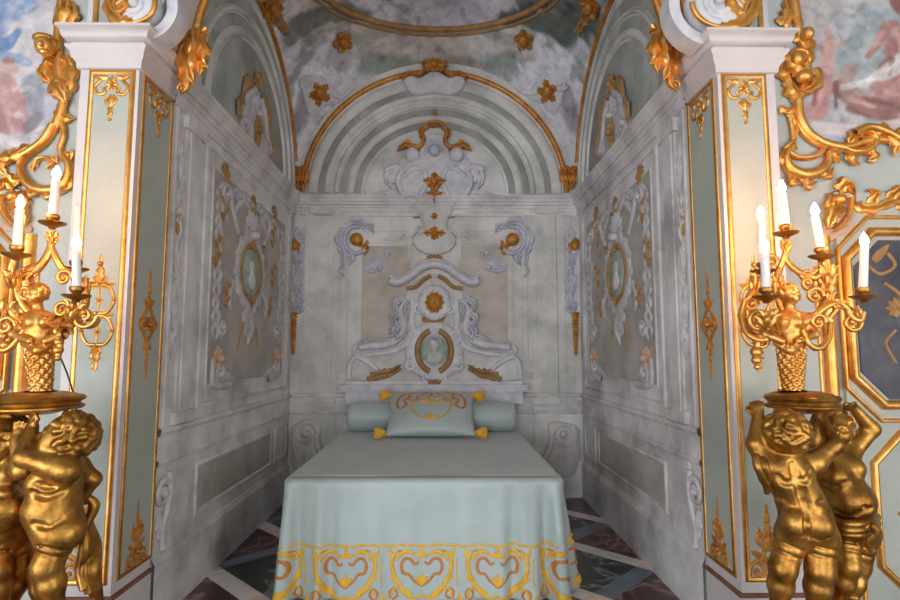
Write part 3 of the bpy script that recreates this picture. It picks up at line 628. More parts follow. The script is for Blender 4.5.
# ------------------------------------------------------------------ doors with gilt casing, painted panels and crest
for q, s in enumerate((1, -1)):
    nm = SIDE[s]
    d = bpy.data.objects.new('door_%d' % (q+1), None); C.objects.link(d); d.location = (s*2.4, YW, 0); d['kind'] = 'structure'
    d['label'] = 'pale green door with gilt mouldings %s of the alcove' % nm; d['category'] = 'door'
    b = MB(T_front(0, YW)); x0, x1 = bx2(s, 1.90, 3.0); b.box((x0, .02, -.005), (x1, 2.05, .018)); obj('leaf', b, 'panel', d, False)
    b = MB(T_front(0, YW)); c = .13
    def cut(x0, z0, x1, z1, c): return [(s*(x0+c), z0), (s*x1, z0), (s*x1, z1), (s*(x0+c), z1), (s*x0, z1-c), (s*x0, z0+c)]
    b.rib(cut(1.935, 1.06, 2.9, 1.86, c), .022, .03, closed=True, sm=0, w=.016); b.rib(cut(2.0, .23, 2.9, .93, c), .017, .024, closed=True, sm=0, w=.016); b.rib([(s*1.92, .02), (s*1.92, 1.05)], .012, .014, sm=1, w=.016)
    b.rib(cut(1.90, .99, 3.0, 1.93, .15), .010, .014, closed=True, sm=0, w=.018)
    obj('gilt_moulding', b, 'gold', d)
    b = MB(T_front(0, YW)); b.plate(cut(1.97, 1.085, 2.9, 1.82, .125), .008, .1, w=.018, smooth=False); obj('dark_panel', b, 'mirror', d, False)
    b = MB(T_front(0, YW)); U = lambda x, z: (s*x, z)
    b.rib([U(2.03, 1.70), U(2.09, 1.66), U(2.16, 1.70), U(2.13, 1.76)], .008, w=.026); b.rib([U(2.10, 1.62), U(2.18, 1.55), U(2.14, 1.46)], .009, w=.026); b.fan(U(2.16, 1.50), .06, PI*.4, PI*1.4, 6, w=.026); b.leaf([U(2.06, 1.72), U(2.14, 1.80)], .02, w=.026); b.rib([U(2.14, 1.40), U(2.09, 1.34), U(2.13, 1.25)], .007, w=.026)
    obj('painted_arabesque', b, 'ochredull', d)
    b = MB(T_front(0, YW)); b.fan(U(2.17, .58), .08, PI*.6, PI*1.4, 5, w=.018); b.rosette(U(2.15, .52), .04, w=.018); b.leaf([U(2.17, .45), U(2.13, .36)], .02, w=.018); b.leaf([U(2.17, .70), U(2.13, .64)], .016, w=.018); obj('painted_sprig', b, 'ochredull', d)
    b = MB(T_front(0, YW)); b.rib([(s*1.845, 0), (s*1.845, 1.84)], .028, .035, sm=1); b.rib([(s*1.80, 0), (s*1.80, 1.7)], .008, .01, sm=1); obj('gilt_casing', b, 'gold', d)
    t = thing('overdoor_crest', 'gilded scrolled crest over the %s door casing' % nm, 'gilded ornament', (s*2.0, YW, 1.95), 'crests over the doors')
    V = (lambda px, py: FR(px, py, YW)) if s > 0 else (lambda px, py: (-FR(px, py, YW)[0], FR(px, py, YW)[1]))
    b = MB(T_front(0, YW))
    b.leaf([V(822, 236), V(838, 228), V(846, 214), V(844, 200)], .045, .05, 3); obj('lilac_scroll', b, 'peach', t)
    b = MB(T_front(0, YW)); b.scroll(V(838, 200), .075, .026, 1.3, PI*.5, -s); b.rib([V(828, 232), V(836, 226), V(844, 214), V(846, 200)], .012, .02, w=.03); b.leaf([V(834, 192), V(842, 186), V(850, 196)], .034, .04, 3, w=.02); b.leaf([V(838, 206), (V(828, 216)), V(824, 230)], .034, .04, 3, w=.02); b.leaf([V(846, 200), V(856, 208), V(872, 209), V(890, 202), V(906, 196)], .03, .035, 5, w=.01, n=24)
    for L in ([(832, 196), (826, 204), (828, 214)], [(838, 190), (846, 188), (852, 194)], [(830, 208), (826, 220), (834, 226)], [(866, 206), (872, 196), (864, 190)], [(884, 200), (894, 192), (904, 188)], [(892, 206), (902, 206), (912, 198)]): b.leaf([V(*p) for p in L], .026, .03, 2, w=.015)
    b.rib([V(848, 214), V(866, 214), V(886, 208), V(908, 206)], .010, .02); obj('gilt_leaves', b, 'gold', t)
# ------------------------------------------------------------------ ornaments of the alcove walls and vault
TB = T_back(.004)
def both(fn): fn(lambda L: bks(L), 1); fn(lambda L: bks(mir(L)), -1)
def loc_of(px, py): p = BK(px, py); return (p[0], YB, p[1])
# altar-like cartouche above the pillow
t = thing('wall_cartouche', 'lilac and white scroll pediment round an oval medallion over the pillow', 'wall ornament', loc_of(434.5, 381))
b = MB(T_back()); b.plate(bks([(405, 300), (412, 284), (434.5, 274), (457, 284), (464, 300), (466, 330), (472, 345), (488, 352), (512, 354), (520, 366), (521, 380), (348, 380), (349, 366), (357, 354), (381, 352), (397, 345), (403, 330)]), .02); obj('backing', b, 'sage', t)
b = MB(TB); b.rib(bks([(391, 281), (398, 283), (410, 277), (422, 268), (434.5, 265), (447, 268), (459, 277), (471, 283), (478, 281)]), .040, .07, w=.018); b.rib(bks([(390, 277), (399, 279), (411, 272), (423, 263), (434.5, 260)]), .014, .03, w=.03); b.rib(bks(mir([(390, 277), (399, 279), (411, 272), (423, 263), (434.5, 260)])), .014, .03, w=.03); obj('pediment', b, 'lilac', t)
for sg in (1, -1):
    G = (lambda L: bks(L)) if sg > 0 else (lambda L: bks(mir(L)))
    b = MB(TB); b.rib(G([(406, 301), (401, 312), (404, 328), (398, 339), (384, 345), (370, 346), (360, 348)]), [.02, .034, .034, .036, .036, .034, .028], .045, w=.018)
    b.scroll(G([(358, 351)])[0], .045, .02, 1.2, PI/2, sg, w=.02)
    b.rib(G([(413, 300), (412, 318), (412, 332), (404, 346), (390, 352), (368, 355)]), [.03, .032, .03, .028, .024, .02], .03, w=.016); b.rib(G([(349, 378), (350, 366), (356, 357), (368, 362), (380, 372)]), .026, .03, w=.014); obj('side_scroll', b, 'lilac', t)
    b = MB(TB)
    for L, wd in (([(404, 298), (396, 304), (398, 314)], .034), ([(401, 312), (394, 318), (397, 328)], .034), ([(402, 322), (395, 332), (399, 342)], .036), ([(408, 300), (404, 310), (408, 322)], .028), ([(398, 336), (388, 338), (378, 343)], .028), ([(406, 330), (400, 338), (392, 342)], .026), ([(372, 346), (364, 341), (358, 348)], .022)): b.leaf(G(L), wd, .04, 3, w=.04)
    obj('acanthus_leaf', b, 'lilacdark', t)
    b = MB(TB); b.leaf(G([(369, 381), (378, 374), (390, 372), (402, 364)]), .042, .045, 6, w=.02, n=30); b.rib(G([(369, 381), (377, 378), (388, 376), (401, 368)]), .016, .03, w=.025); obj('gilt_sprig', b, 'ochredull', t)
    b = MB(TB); b.rib(G([(407, 289), (416, 287), (424, 280), (431, 276)]), .02, .03, w=.018); obj('gilt_moulding', b, 'ochredull', t)
b = MB(TB); c = BK(434.5, 303); b.ring(c, .105, .12, .05, .05, w=.018)
for i in range(9): a = -.35+i*(PI+.7)/8; b.leaf([(c[0]+.09*math.cos(a), c[1]+.10*math.sin(a)), (c[0]+.16*math.cos(a+.1), c[1]+.18*math.sin(a+.1))], .035, .04, 2, w=.03)
for m in (-1, 1): b.scroll((c[0]+m*.14, c[1]-.06), .05, .018, 1.2, PI/2, -m, w=.025)
obj('mask_surround', b, 'lilac', t)
b = MB(TB); b.blob(c+(.05,), (.075, .085, .05), 14, 9)
for i in range(10): a = 2*PI*i/10; b.blob((c[0]+.075*math.cos(a), c[1]+.085*math.sin(a), .045), (.026, .026, .025), 8, 5)
b.blob((c[0], c[1]-.005, .098), (.013, .02, .013)); b.blob((c[0]-.03, c[1]+.02, .085), (.013, .01, .01)); b.blob((c[0]+.03, c[1]+.02, .085), (.013, .01, .01)); b.blob((c[0], c[1]-.04, .086), (.022, .008, .012)); obj('gilt_mask', b, 'ochre', t)
b = MB(TB); b.leaf(bks([(423, 317), (434.5, 322), (446, 317)]), .045, .04, 5, w=.02); b.rib(bks([(424, 314), (434.5, 318), (445, 314)]), .014, .03, w=.03); obj('gilt_crescent', b, 'ochredull', t)
c = BK(434.5, 351)
b = MB(TB); b.ring(c, .20, .20, .075, .05, w=.016)
for i in range(14):
    a = 2*PI*(i+.5)/14; b.leaf([(c[0]+.19*math.cos(a), c[1]+.19*math.sin(a)), (c[0]+.27*math.cos(a+.12), c[1]+.25*math.sin(a+.12))], .036, .035, 2, w=.035)
for m in (-1, 1): b.scroll((c[0]+m*.22, c[1]-.12), .07, .022, 1.3, PI/2, m, w=.04); b.scroll((c[0]+m*.2, c[1]+.14), .06, .02, 1.3, -PI/2, -m, w=.04); b.scroll((c[0]+m*.06, c[1]-.24), .05, .018, 1.2, -PI/2, m, w=.03)
b.fan((c[0], c[1]+.19), .075, .25, PI-.25, 6, w=.035); obj('medallion_frame', b, 'lilac', t)
b = MB(TB); b.plate([(c[0]+.125*math.cos(2*PI*i/32), c[1]+.165*math.sin(2*PI*i/32)) for i in range(32)], .016, w=.014); cameo = obj('cameo', b, 'teal', t)
b = MB(TB); b.blob((c[0]-.005, c[1]+.055, .032), (.035, .045, .02)); b.blob((c[0]+.02, c[1]+.05, .035), (.02, .014, .014), 8, 5); b.blob((c[0], c[1]-.055, .03), (.07, .055, .02)); b.blob((c[0], c[1], .032), (.022, .04, .016)); b.blob((c[0]-.018, c[1]+.075, .03), (.03, .03, .02)); obj('cameo_bust', b, 'sage', cameo)
for m in (-1, 1):
    b = MB(TB); b.arc(c, .155, .19, PI-1.3 if m < 0 else -1.3, PI+1.3 if m < 0 else 1.3, .030, .05, 30, w=.04); obj('gilt_ring', b, 'ochredull', t)
b = MB(TB); q = BK(434.5, 385); b.fan((q[0], q[1]+.03), .085, PI, 2*PI, 7, w=.05); b.rosette((q[0], q[1]+.01), .05, 6, w=.05); obj('gilt_shell', b, 'ochredull', t)
b = MB(TB); q = BK(434.5, 263); b.fan((q[0], q[1]-.02), .12, .2, PI-.2, 9, w=.03); b.rib([(q[0]-.11, q[1]-.01), (q[0], q[1]-.035), (q[0]+.11, q[1]-.01)], .018, .03, w=.03); obj('gilt_fan', b, 'ochre', t)
# keystone strip above it
t = thing('wall_ornament', 'tapered white bracket with gilt drops under the crest on the back wall', 'wall ornament', loc_of(434.5, 232))
b = MB(TB); b.plate(bks([(416, 204), (453, 204), (447, 222), (446, 232), (456, 242), (450, 250), (434.5, 256), (419, 250), (413, 242), (423, 232), (422, 222)]), .035)
for m in (lambda L: bks(L), lambda L: bks(mir(L))): b.rib(m([(417, 204), (422, 218), (424, 230), (415, 240), (420, 250), (430, 254)]), .014, .02, w=.03); b.rib(m([(402, 241), (412, 236), (420, 226)]), .016, .02); b.rib(m([(385, 240), (396, 240), (405, 234)]), .012, .02)
obj('bracket', b, 'sage', t)
for (py, r) in ((217, .035), (234, .06)):
    b = MB(TB); q = BK(434.5, py); b.rosette(q, r*1.1, 6, w=.03)
    if r > .05:
        for m in (-1, 1): b.leaf([q, (q[0]+m*.11, q[1]+.0)], .035, .03, 2, w=.03)
        b.leaf([q, (q[0], q[1]+.07)], .03, .03, 2, w=.03); b.leaf([q, (q[0], q[1]-.07)], .035, .03, 2, w=.03)
    obj('gilt_drop', b, 'ochre', t)
for m in (-1, 1):
    b = MB(TB); q = BK(434.5+m*17, 217); b.leaf([(q[0]-.04, q[1]), (q[0]+.04, q[1])], .014, .015); obj('gilt_bar', b, 'ochredull', t)
# crest in the tympanum
t = thing('wall_crest', 'lilac and white crest with gilt crown inside the back wall arch', 'wall ornament', loc_of(434.5, 200))
b = MB(TB); b.plate(bks([(386, 170), (396, 166), (404, 158), (418, 156), (424, 140), (434.5, 134), (445, 140), (451, 156), (465, 158), (473, 166), (484, 168), (480, 180), (470, 186), (466, 197), (456, 205), (413, 205), (404, 197), (398, 186), (389, 182)]), .035)
for m in (lambda L: bks(L), lambda L: bks(mir(L))):
    b.rib(m([(386, 172), (394, 168), (402, 172), (398, 182), (404, 196), (416, 204)]), .03, .045, w=.02); b.rib(m([(404, 178), (414, 170), (424, 172), (426, 186), (418, 200)]), .028, .04, w=.02); b.scroll(m([(392, 174)])[0], .05, .02, 1.2, 0, 1, w=.03)
    b.leaf(m([(398, 176), (388, 178), (392, 190)]), .04, .035, 3, w=.02); b.leaf(m([(406, 190), (398, 194), (388, 195)]), .034, .03, 3); b.leaf(m([(398, 196), (386, 192), (372, 196)]), .03, .025, 3); b.leaf(m([(424, 160), (414, 164), (404, 166)]), .03, .04, 2, w=.03)
    q = m([(412.5, 157)])[0]; b.blob((q[0], q[1], .05), (.07, .075, .06), 12, 8)
obj('scrollwork', b, 'lilac', t)
b = MB(TB); q = BK(434.5, 150); b.fan((q[0], q[1]-.02), .13, -.1, PI+.1, 11, w=.04); b.blob((q[0], q[1]-.03, .07), (.05, .06, .05)); obj('shell', b, 'lilacdark', t)
b = MB(TB)
for m in (lambda L: bks(L), lambda L: bks(mir(L))):
    b.rib(m([(434.5, 124), (427, 126), (422, 134), (424, 142), (419, 149), (411, 147)]), .022, .04, w=.03); b.leaf(m([(414, 150), (406, 146), (397, 153)]), .04, .045, 3, w=.04); b.leaf(m([(428, 128), (421, 132), (420, 140)]), .022, .03, 2, w=.04)
q = BK(434.5, 127); b.fan((q[0], q[1]-.01), .06, .2, PI-.2, 7, w=.05); obj('gilt_crown', b, 'ochre', t)
b = MB(TB); q = BK(434.5, 184); b.rosette(q, .075, 7, w=.045); b.leaf([q, (q[0], q[1]+.1)], .04, .04, 3, w=.05); b.leaf([q, (q[0], q[1]-.09)], .045, .04, 3, w=.05)
for m in (-1, 1): b.leaf([q, (q[0]+m*.11, q[1]+.02)], .04, .035, 2, w=.045)
obj('gilt_flower', b, 'ochre', t)
b = MB(TB); q = BK(434.5, 197); b.rosette(q, .06, 6, w=.045); b.leaf([q, (q[0], q[1]-.08)], .03, .03, 2, w=.045)
for m in (-1, 1): b.leaf([(q[0], q[1]), (q[0]+m*.08, q[1]+.03)], .025, .03, 2, w=.045)
obj('gilt_flower', b, 'ochre', t)
b = MB(TB); q = BK(434.5, 113); b.fan((q[0], q[1]-.02), .055, .7, PI-.7, 3, w=.02); obj('gilt_tip', b, 'ochredull', t)
# keystone of the arch
t = thing('keystone', 'white keystone with gilt flower at the top of the back wall arch', 'keystone', loc_of(434.5, 86))
b = MB(TB); b.plate(bks([(404, 82), (412, 78), (420, 80), (434.5, 73), (449, 80), (457, 78), (465, 82), (461, 92), (450, 97), (434.5, 95), (419, 97), (408, 92)]), .06); obj('block', b, 'lilac', t)
for m in (bks, lambda L: bks(mir(L))): b = MB(TB); b.rib(m([(403, 82), (409, 76), (418, 78), (426, 72)]), .022, .07, w=.02); obj('gilt_cap', b, 'ochre', t)
b = MB(TB); q = BK(434.5, 69); b.rosette((q[0], q[1]), .075, 7, w=.07)
for m in (-1, 1): b.leaf([(q[0]+m*.02, q[1]-.01), (q[0]+m*.13, q[1]+.02)], .05, .05, 3, w=.07); b.leaf([(q[0]+m*.02, q[1]-.02), (q[0]+m*.11, q[1]-.05)], .035, .04, 2, w=.07)
obj('gilt_flower', b, 'ochre', t)
# corner ornaments of the back wall
for sg, nm in ((1, 'left'), (-1, 'right')):
    G = (lambda L: bks(L)) if sg > 0 else (lambda L: bks(mir(L)))
    q = G([(357, 240)])[0]
    t = thing('wall_rosette', 'gilt boss in lilac scrolls at the upper %s of the back wall' % nm, 'wall ornament', (q[0], YB, q[1]), 'gilt bosses on the back wall')
    b = MB(TB)
    for L, wd in (([(346, 226), (352, 222), (362, 224), (370, 232)], .035), ([(344, 228), (340, 240), (344, 254), (342, 266)], .045), ([(352, 226), (344, 234), (346, 246)], .04), ([(348, 250), (352, 258), (348, 266)], .034), ([(362, 228), (370, 226), (374, 234)], .03), ([(345, 262), (342, 272), (346, 278)], .02)): b.leaf(G(L), wd, .04, 4, w=.005, n=20)
    b.rib(G([(366, 250), (356, 254), (347, 248), (345, 238), (350, 229), (360, 227)]), .022, .035, w=.01); obj('lilac_scrolls', b, 'lilacdark', t)
    b = MB(TB); b.blob(q+(.03,), (.062, .062, .045), 14, 9); obj('gilt_boss', b, 'ochre', t)
    b = MB(TB); r = G([(366, 248)])[0]; b.rosette(r, .04, 6, w=.01); b.leaf(G([(360, 244), (366, 249)]), .025, .03, 2, w=.01); b.leaf(G([(366, 246), (368, 240)]), .02, .02, w=.01); b.leaf(G([(366, 248), (365, 256)]), .022, .02, w=.01); obj('gilt_tail', b, 'ochre', t)
    q = G([(377, 262)])[0]
    t = thing('wall_shell', 'lilac shell ornament on the beige panel %s of the cartouche' % nm, 'wall ornament', (q[0], YB, q[1]), 'lilac shells on the beige panels')
    b = MB(TB); q2 = G([(380, 268)])[0]; b.fan(q2, .15, .2 if sg < 0 else PI*.45, PI*.55 if sg < 0 else PI-.2, 7, w=.004); b.leaf(G([(364, 268), (374, 270), (386, 268)]), .03, .03, 3, w=.006); b.scroll(G([(387, 255)])[0], .05, .016, 1.2, 0, 1, w=.006); obj('shell', b, 'lilacdark', t)
    q = G([(296, 280)])[0]
    t = thing('wall_festoon', 'lilac and gilt hanging festoon on the %s edge of the back wall' % nm, 'wall ornament', (q[0], YB, q[1]), 'festoons on the back wall edges')
    b = MB(TB)
    for y in range(228, 306, 9): b.leaf(G([(299, y), (294+2*((y//9) % 3), y+6), (297, y+14)]), .03, .03, 3, w=.006); b.leaf(G([(296, y+4), (302, y+8), (298, y+15)]), .028, .025, 2, w=.008)
    obj('leaf_chain', b, 'lilacdark', t)
    b = MB(TB); r = G([(295, 246)])[0]; b.blob(r+(.03,), (.04, .05, .04), 12, 8); b.leaf(G([(292, 240), (297, 244), (300, 254)]), .03, .03, 2, w=.02); obj('gilt_knop', b, 'ochre', t)
    b = MB(TB)
    for y in range(312, 354, 7): b.leaf(G([(293.5, y), (293.5, y+9)]), .036*(1-(y-312)/70), .03, 2, w=.006)
    obj('gilt_drop', b, 'ochre', t)
    # white scroll console under the dado rail
    t = thing('scroll_console', 'white scroll console below the dado %s of the bed' % nm, 'console', loc_of(308 if sg > 0 else 561, 470), 'scroll consoles beside the bed')
    b = MB(TB); b.plate(G([(297, 424), (318, 421), (322, 428), (320, 440), (324, 452), (332, 462), (334, 472), (300, 476), (292, 462), (291, 440), (293, 428)]), .045); obj('backing', b, 'sage', t)
    b = MB(TB); q = G([(307, 433)])[0]; b.scroll(q, .115, .028, 1.7, PI*.0, sg, w=.035); b.rib(G([(318, 432), (319, 444), (323, 454), (331, 463)]), .028, .035, w=.035); b.rib(G([(296, 432), (296, 450), (302, 466)]), .02, .03, w=.035); b.blob(q+(.06,), (.035, .035, .03)); b.leaf(G([(306, 446), (308, 458), (316, 468)]), .045, .03, 3, w=.04); obj('volute', b, 'grey', t)
    # gilt boss at the foot of the arch
    q = G([(300, 178)])[0]
    t = thing('arch_boss', 'gilt leaf boss at the %s foot of the back wall arch' % nm, 'gilded ornament', (q[0], YB, q[1]), 'bosses at the arch feet')
    b = MB(T_back(.02))
    for i in range(5): b.leaf([(q[0]-.06+.03*i, q[1]+.075), (q[0]-.075+.0375*i, q[1]), (q[0]-.05+.025*i, q[1]-.08)], .026, .05, 2, w=.02)
    obj('leaves', b, 'gold', t)
    for m in (-1, 1): b = MB(T_back(.02)); b.scroll((q[0]+m*.04, q[1]+.07), .035, .016, 1.2, -PI/2, -m, w=.03); obj('volute', b, 'ochre', t)
    b = MB(T_back(.02)); b.fan((q[0], q[1]-.07), .06, PI*1.1, PI*1.9, 5, w=.02); obj('shell', b, 'ochre', t)
    b = MB(TB); r = G([(297, 195)])[0]
# side wall medallions, sprigs and lunette crests
for s in (-1, 1):
    nm = SIDE[s]; TS = T_side(s, .003)
    c = (3.95, 1.87)
    t = thing('wall_medallion', 'oval gilt medallion with sprigs painted on the %s side wall' % nm, 'wall ornament', (s*HW, c[0], c[1]), 'medallions on the side walls')
    b = MB(TS); b.plate([(c[0]+.18*math.cos(2*PI*i/32), c[1]+.17*math.sin(2*PI*i/32)) for i in range(32)], .010); cam_ = obj('cameo', b, 'teal', t)
    b = MB(TS); b.blob((c[0], c[1]+.05, .012), (.05, .04, .01)); b.blob((c[0]+.01, c[1]-.06, .012), (.07, .06, .01)); b.blob((c[0], c[1], .012), (.03, .05, .01)); obj('cameo_bust', b, 'sage', cam_)
    b = MB(TS); b.ring(c, .205, .195, .022, .02); b.fan((c[0], c[1]+.17), .08, .3, PI-.3, 6, w=.012); rg_ = obj('gilt_ring', b, 'ochredull', t)
    b = MB(TS); b.rosette((c[0], c[1]-.21), .05, 6, w=.01); obj('gilt_knop', b, 'ochredull', rg_)
    b = MB(TS); b.ring(c, .255, .24, .038, .014)
    for i in range(14): a = 2*PI*i/14; b.leaf([(c[0]+.25*math.cos(a), c[1]+.24*math.sin(a)), (c[0]+.32*math.cos(a+.2), c[1]+.30*math.sin(a+.2))], .038, .018, 2)
    b.fan((c[0], c[1]+.27), .2, .3, PI-.3, 7); b.leaf([(c[0], c[1]-.24), (c[0]-.06, c[1]-.36), (c[0], c[1]-.48)], .07, .02, 3); b.leaf([(c[0], c[1]-.26), (c[0]+.06, c[1]-.38), (c[0]-.02, c[1]-.52)], .06, .02, 3)
    for m in (-1, 1): b.rib([(c[0]+m*.26, c[1]+.24), (c[0]+m*.40, c[1]+.42), (c[0]+m*.28, c[1]+.52), (c[0]+m*.1, c[1]+.46)], .022, .014); b.leaf([(c[0]+m*.28, c[1]-.10), (c[0]+m*.38, c[1]-.2), (c[0]+m*.34, c[1]-.3)], .034, .014, 3)
    obj('lilac_frame', b, 'grisaille', t)
    for m in (-1, 1): b = MB(TS); b.rib([(c[0]+m*.10, c[1]-.34), (c[0]+m*.17, c[1]-.46), (c[0]+m*.2, c[1]-.56)], [.012, .010, .005]); obj('ribbon', b, 'ochredull', t)
    for (du, dv, k) in ((-.52, .36, 1.0), (.50, .38, .9), (-.60, .06, 1.0), (.52, .06, .9), (-.42, -.2, .8), (.46, -.2, .8)):
        b = MB(TS)
        for i in range(4):
            q = (c[0]+du+.045*k*((-1)**i), c[1]+dv+(.07-.05*i)*k); b.leaf([(c[0]+du, c[1]+dv+(.05-.05*i)*k), (q[0]+.02*(-1)**i, q[1]+.02)], .028*k, .016, 2)
        b.leaf([(c[0]+du, c[1]+dv-.11*k), (c[0]+du, c[1]+dv+.11*k)], .016*k, .014, 4); obj('gilt_sprig', b, 'ochredull', t)
    for (v0, du) in ((2.36, 0), (2.42, -.52), (2.42, .5)):
        b = MB(TS); b.leaf([(c[0]+du, v0+.08), (c[0]+du+.02, v0), (c[0]+du, v0-.08)], .05, .02, 3); b.leaf([(c[0]+du-.05, v0+.04), (c[0]+du+.05, v0+.02)], .026, .02, 2); obj('gilt_flower', b, 'ochredull', t)
    t = thing('wall_garland', 'grey lilac leaf scrolls painted round the panel of the %s side wall' % nm, 'wall ornament', (s*HW, 3.3, 1.7), 'leaf scrolls round the side wall panels')
    for u, m in ((3.36, 1), (4.71, -1)):
        b = MB(TS); rs = random.Random(5+m)
        for i in range(11):
            z = 2.34-.085*i; b.leaf([(u, z), (u+m*(.03+.05*rs.random()), z-.05), (u+m*.02, z-.12)], .022+.012*rs.random(), .010, 3); b.leaf([(u, z-.03), (u-m*.03, z-.06), (u-m*.01, z-.1)], .018, .010, 2)
        b.scroll((u+m*.10, 2.30), .07, .018, 1.3, 0, m); b.scroll((u+m*.12, 1.46), .06, .016, 1.3, PI, m); obj('leaf_chain', b, 'grisaille', t)
    b = MB(TS)
    for m in (-1, 1): b.rib([(c[0], 2.36), (c[0]+m*.18, 2.40), (c[0]+m*.34, 2.33), (c[0]+m*.5, 2.37), (c[0]+m*.62, 2.30)], [.02, .024, .018, .02, .01], .012); b.leaf([(c[0]+m*.1, 2.38), (c[0]+m*.28, 2.28), (c[0]+m*.36, 2.18)], .03, .012, 3); b.leaf([(c[0]+m*.42, 2.36), (c[0]+m*.52, 2.24), (c[0]+m*.44, 2.14)], .03, .012, 3)
    obj('head_scroll', b, 'grisaille', t)
    t = thing('wall_flower', 'faded peach flower and lilac scrolls low on the %s side wall panel' % nm, 'wall ornament', (s*HW, 3.4, 1.15), 'faded flowers on the side wall panels')
    for u in (3.42, 4.62): b = MB(TS); b.rosette((u, 1.26), .07, 6); b.leaf([(u, 1.22), (u, 1.34)], .05, .02, 2); obj('peach_flower', b, 'peach', t)
    for u, m in ((3.36, 1), (4.68, -1)): b = MB(TS); b.rib([(u, 1.26), (u, 1.12), (u+m*.12, 1.09), (u+m*.28, 1.09)], .025, .015); b.scroll((u+m*.1, 1.16), .06, .02, 1.3, 0, m); b.leaf([(u+m*.05, 1.10), (u+m*.2, 1.15), (u+m*.4, 1.10)], .03, .02, 4); obj('scrolls', b, 'grisaille', t)
    t = thing('wall_festoon', 'lilac leaf festoon beside the gilt pilaster panel on the %s side wall' % nm, 'wall ornament', (s*HW, 2.84, 2.0), 'festoons on the side walls')
    b = MB(TS)
    for i in range(13): z = 2.42-.085*i; b.leaf([(2.845, z), (2.825+.02*(i % 3), z-.06), (2.845, z-.12)], .022, .018, 3); b.leaf([(2.84, z-.03), (2.865, z-.07), (2.85, z-.13)], .016, .016, 2)
    obj('leaf_chain', b, 'grisaille', t)
    b = MB(TS)
    for i in range(3): b.leaf([(2.84, 2.12-.07*i), (2.84, 2.04-.07*i)], .016, .016, 2)
    obj('gilt_drop', b, 'ochredull', t)
    t = thing('scroll_console', 'tall S-scroll console at the front of the %s side wall' % nm, 'console', (s*HW, 2.86, .3), 'scroll consoles on the side walls')
    b = MB(TS); b.scroll((2.82, .60), .075, .018, 1.6, 0, 1, w=.004); b.rib([(2.87, .70), (2.885, .60), (2.86, .50), (2.82, .42), (2.84, .33)], .014, .02); b.leaf([(2.80, .52), (2.80, .44), (2.83, .36)], .03, .02, 3); obj('volute', b, 'grey', t)
    # lunette crest
    c = (YC+.02, 3.08)
    t = thing('lunette_crest', 'lilac crest with gilt leaves in the %s side lunette' % nm, 'wall ornament', (s*HW, c[0], c[1]), 'crests of the side lunettes')
    b = MB(TS); b.plate([(c[0]-.34, 2.86), (c[0]-.30, 2.98), (c[0]-.2, 3.02), (c[0]-.16, 3.16), (c[0], 3.26), (c[0]+.16, 3.16), (c[0]+.2, 3.02), (c[0]+.30, 2.98), (c[0]+.34, 2.86), (c[0]+.2, 2.80), (c[0]-.2, 2.80)], .02)
    for m in (-1, 1): b.rib([(c[0]+m*.34, 2.88), (c[0]+m*.24, 2.96), (c[0]+m*.18, 3.1), (c[0]+m*.06, 3.2)], .03, .03, w=.01); b.scroll((c[0]+m*.26, 2.88), .07, .024, 1.3, 0, m, w=.015)
    b.fan((c[0], 3.05), .15, .1, PI-.1, 7, w=.02); obj('scrollwork', b, 'grisaille', t)
    b = MB(TS)
    b.rosette((c[0]-.02, 3.28), .07, 6, w=.02); b.leaf([(c[0]-.02, 3.26), (c[0]+.02, 3.38)], .045, .03, 2, w=.02)
    for m in (-1, 1): b.leaf([(c[0]+m*.1, 3.24), (c[0]+m*.22, 3.18), (c[0]+m*.30, 3.04)], .045, .03, 4, w=.02); b.leaf([(c[0]+m*.28, 3.04), (c[0]+m*.36, 2.94), (c[0]+m*.34, 2.84)], .03, .03, 3, w=.02)
    obj('gilt_leaves', b, 'ochredull', t)
    b = MB(TS); b.rosette((c[0], 2.92), .07, 7, w=.025); b.leaf([(c[0], 2.9), (c[0], 2.78)], .05, .03, 3, w=.025); b.leaf([(c[0], 2.92), (c[0]+.01, 3.05)], .04, .03, 3, w=.025); obj('gilt_flower', b, 'ochredull', t)
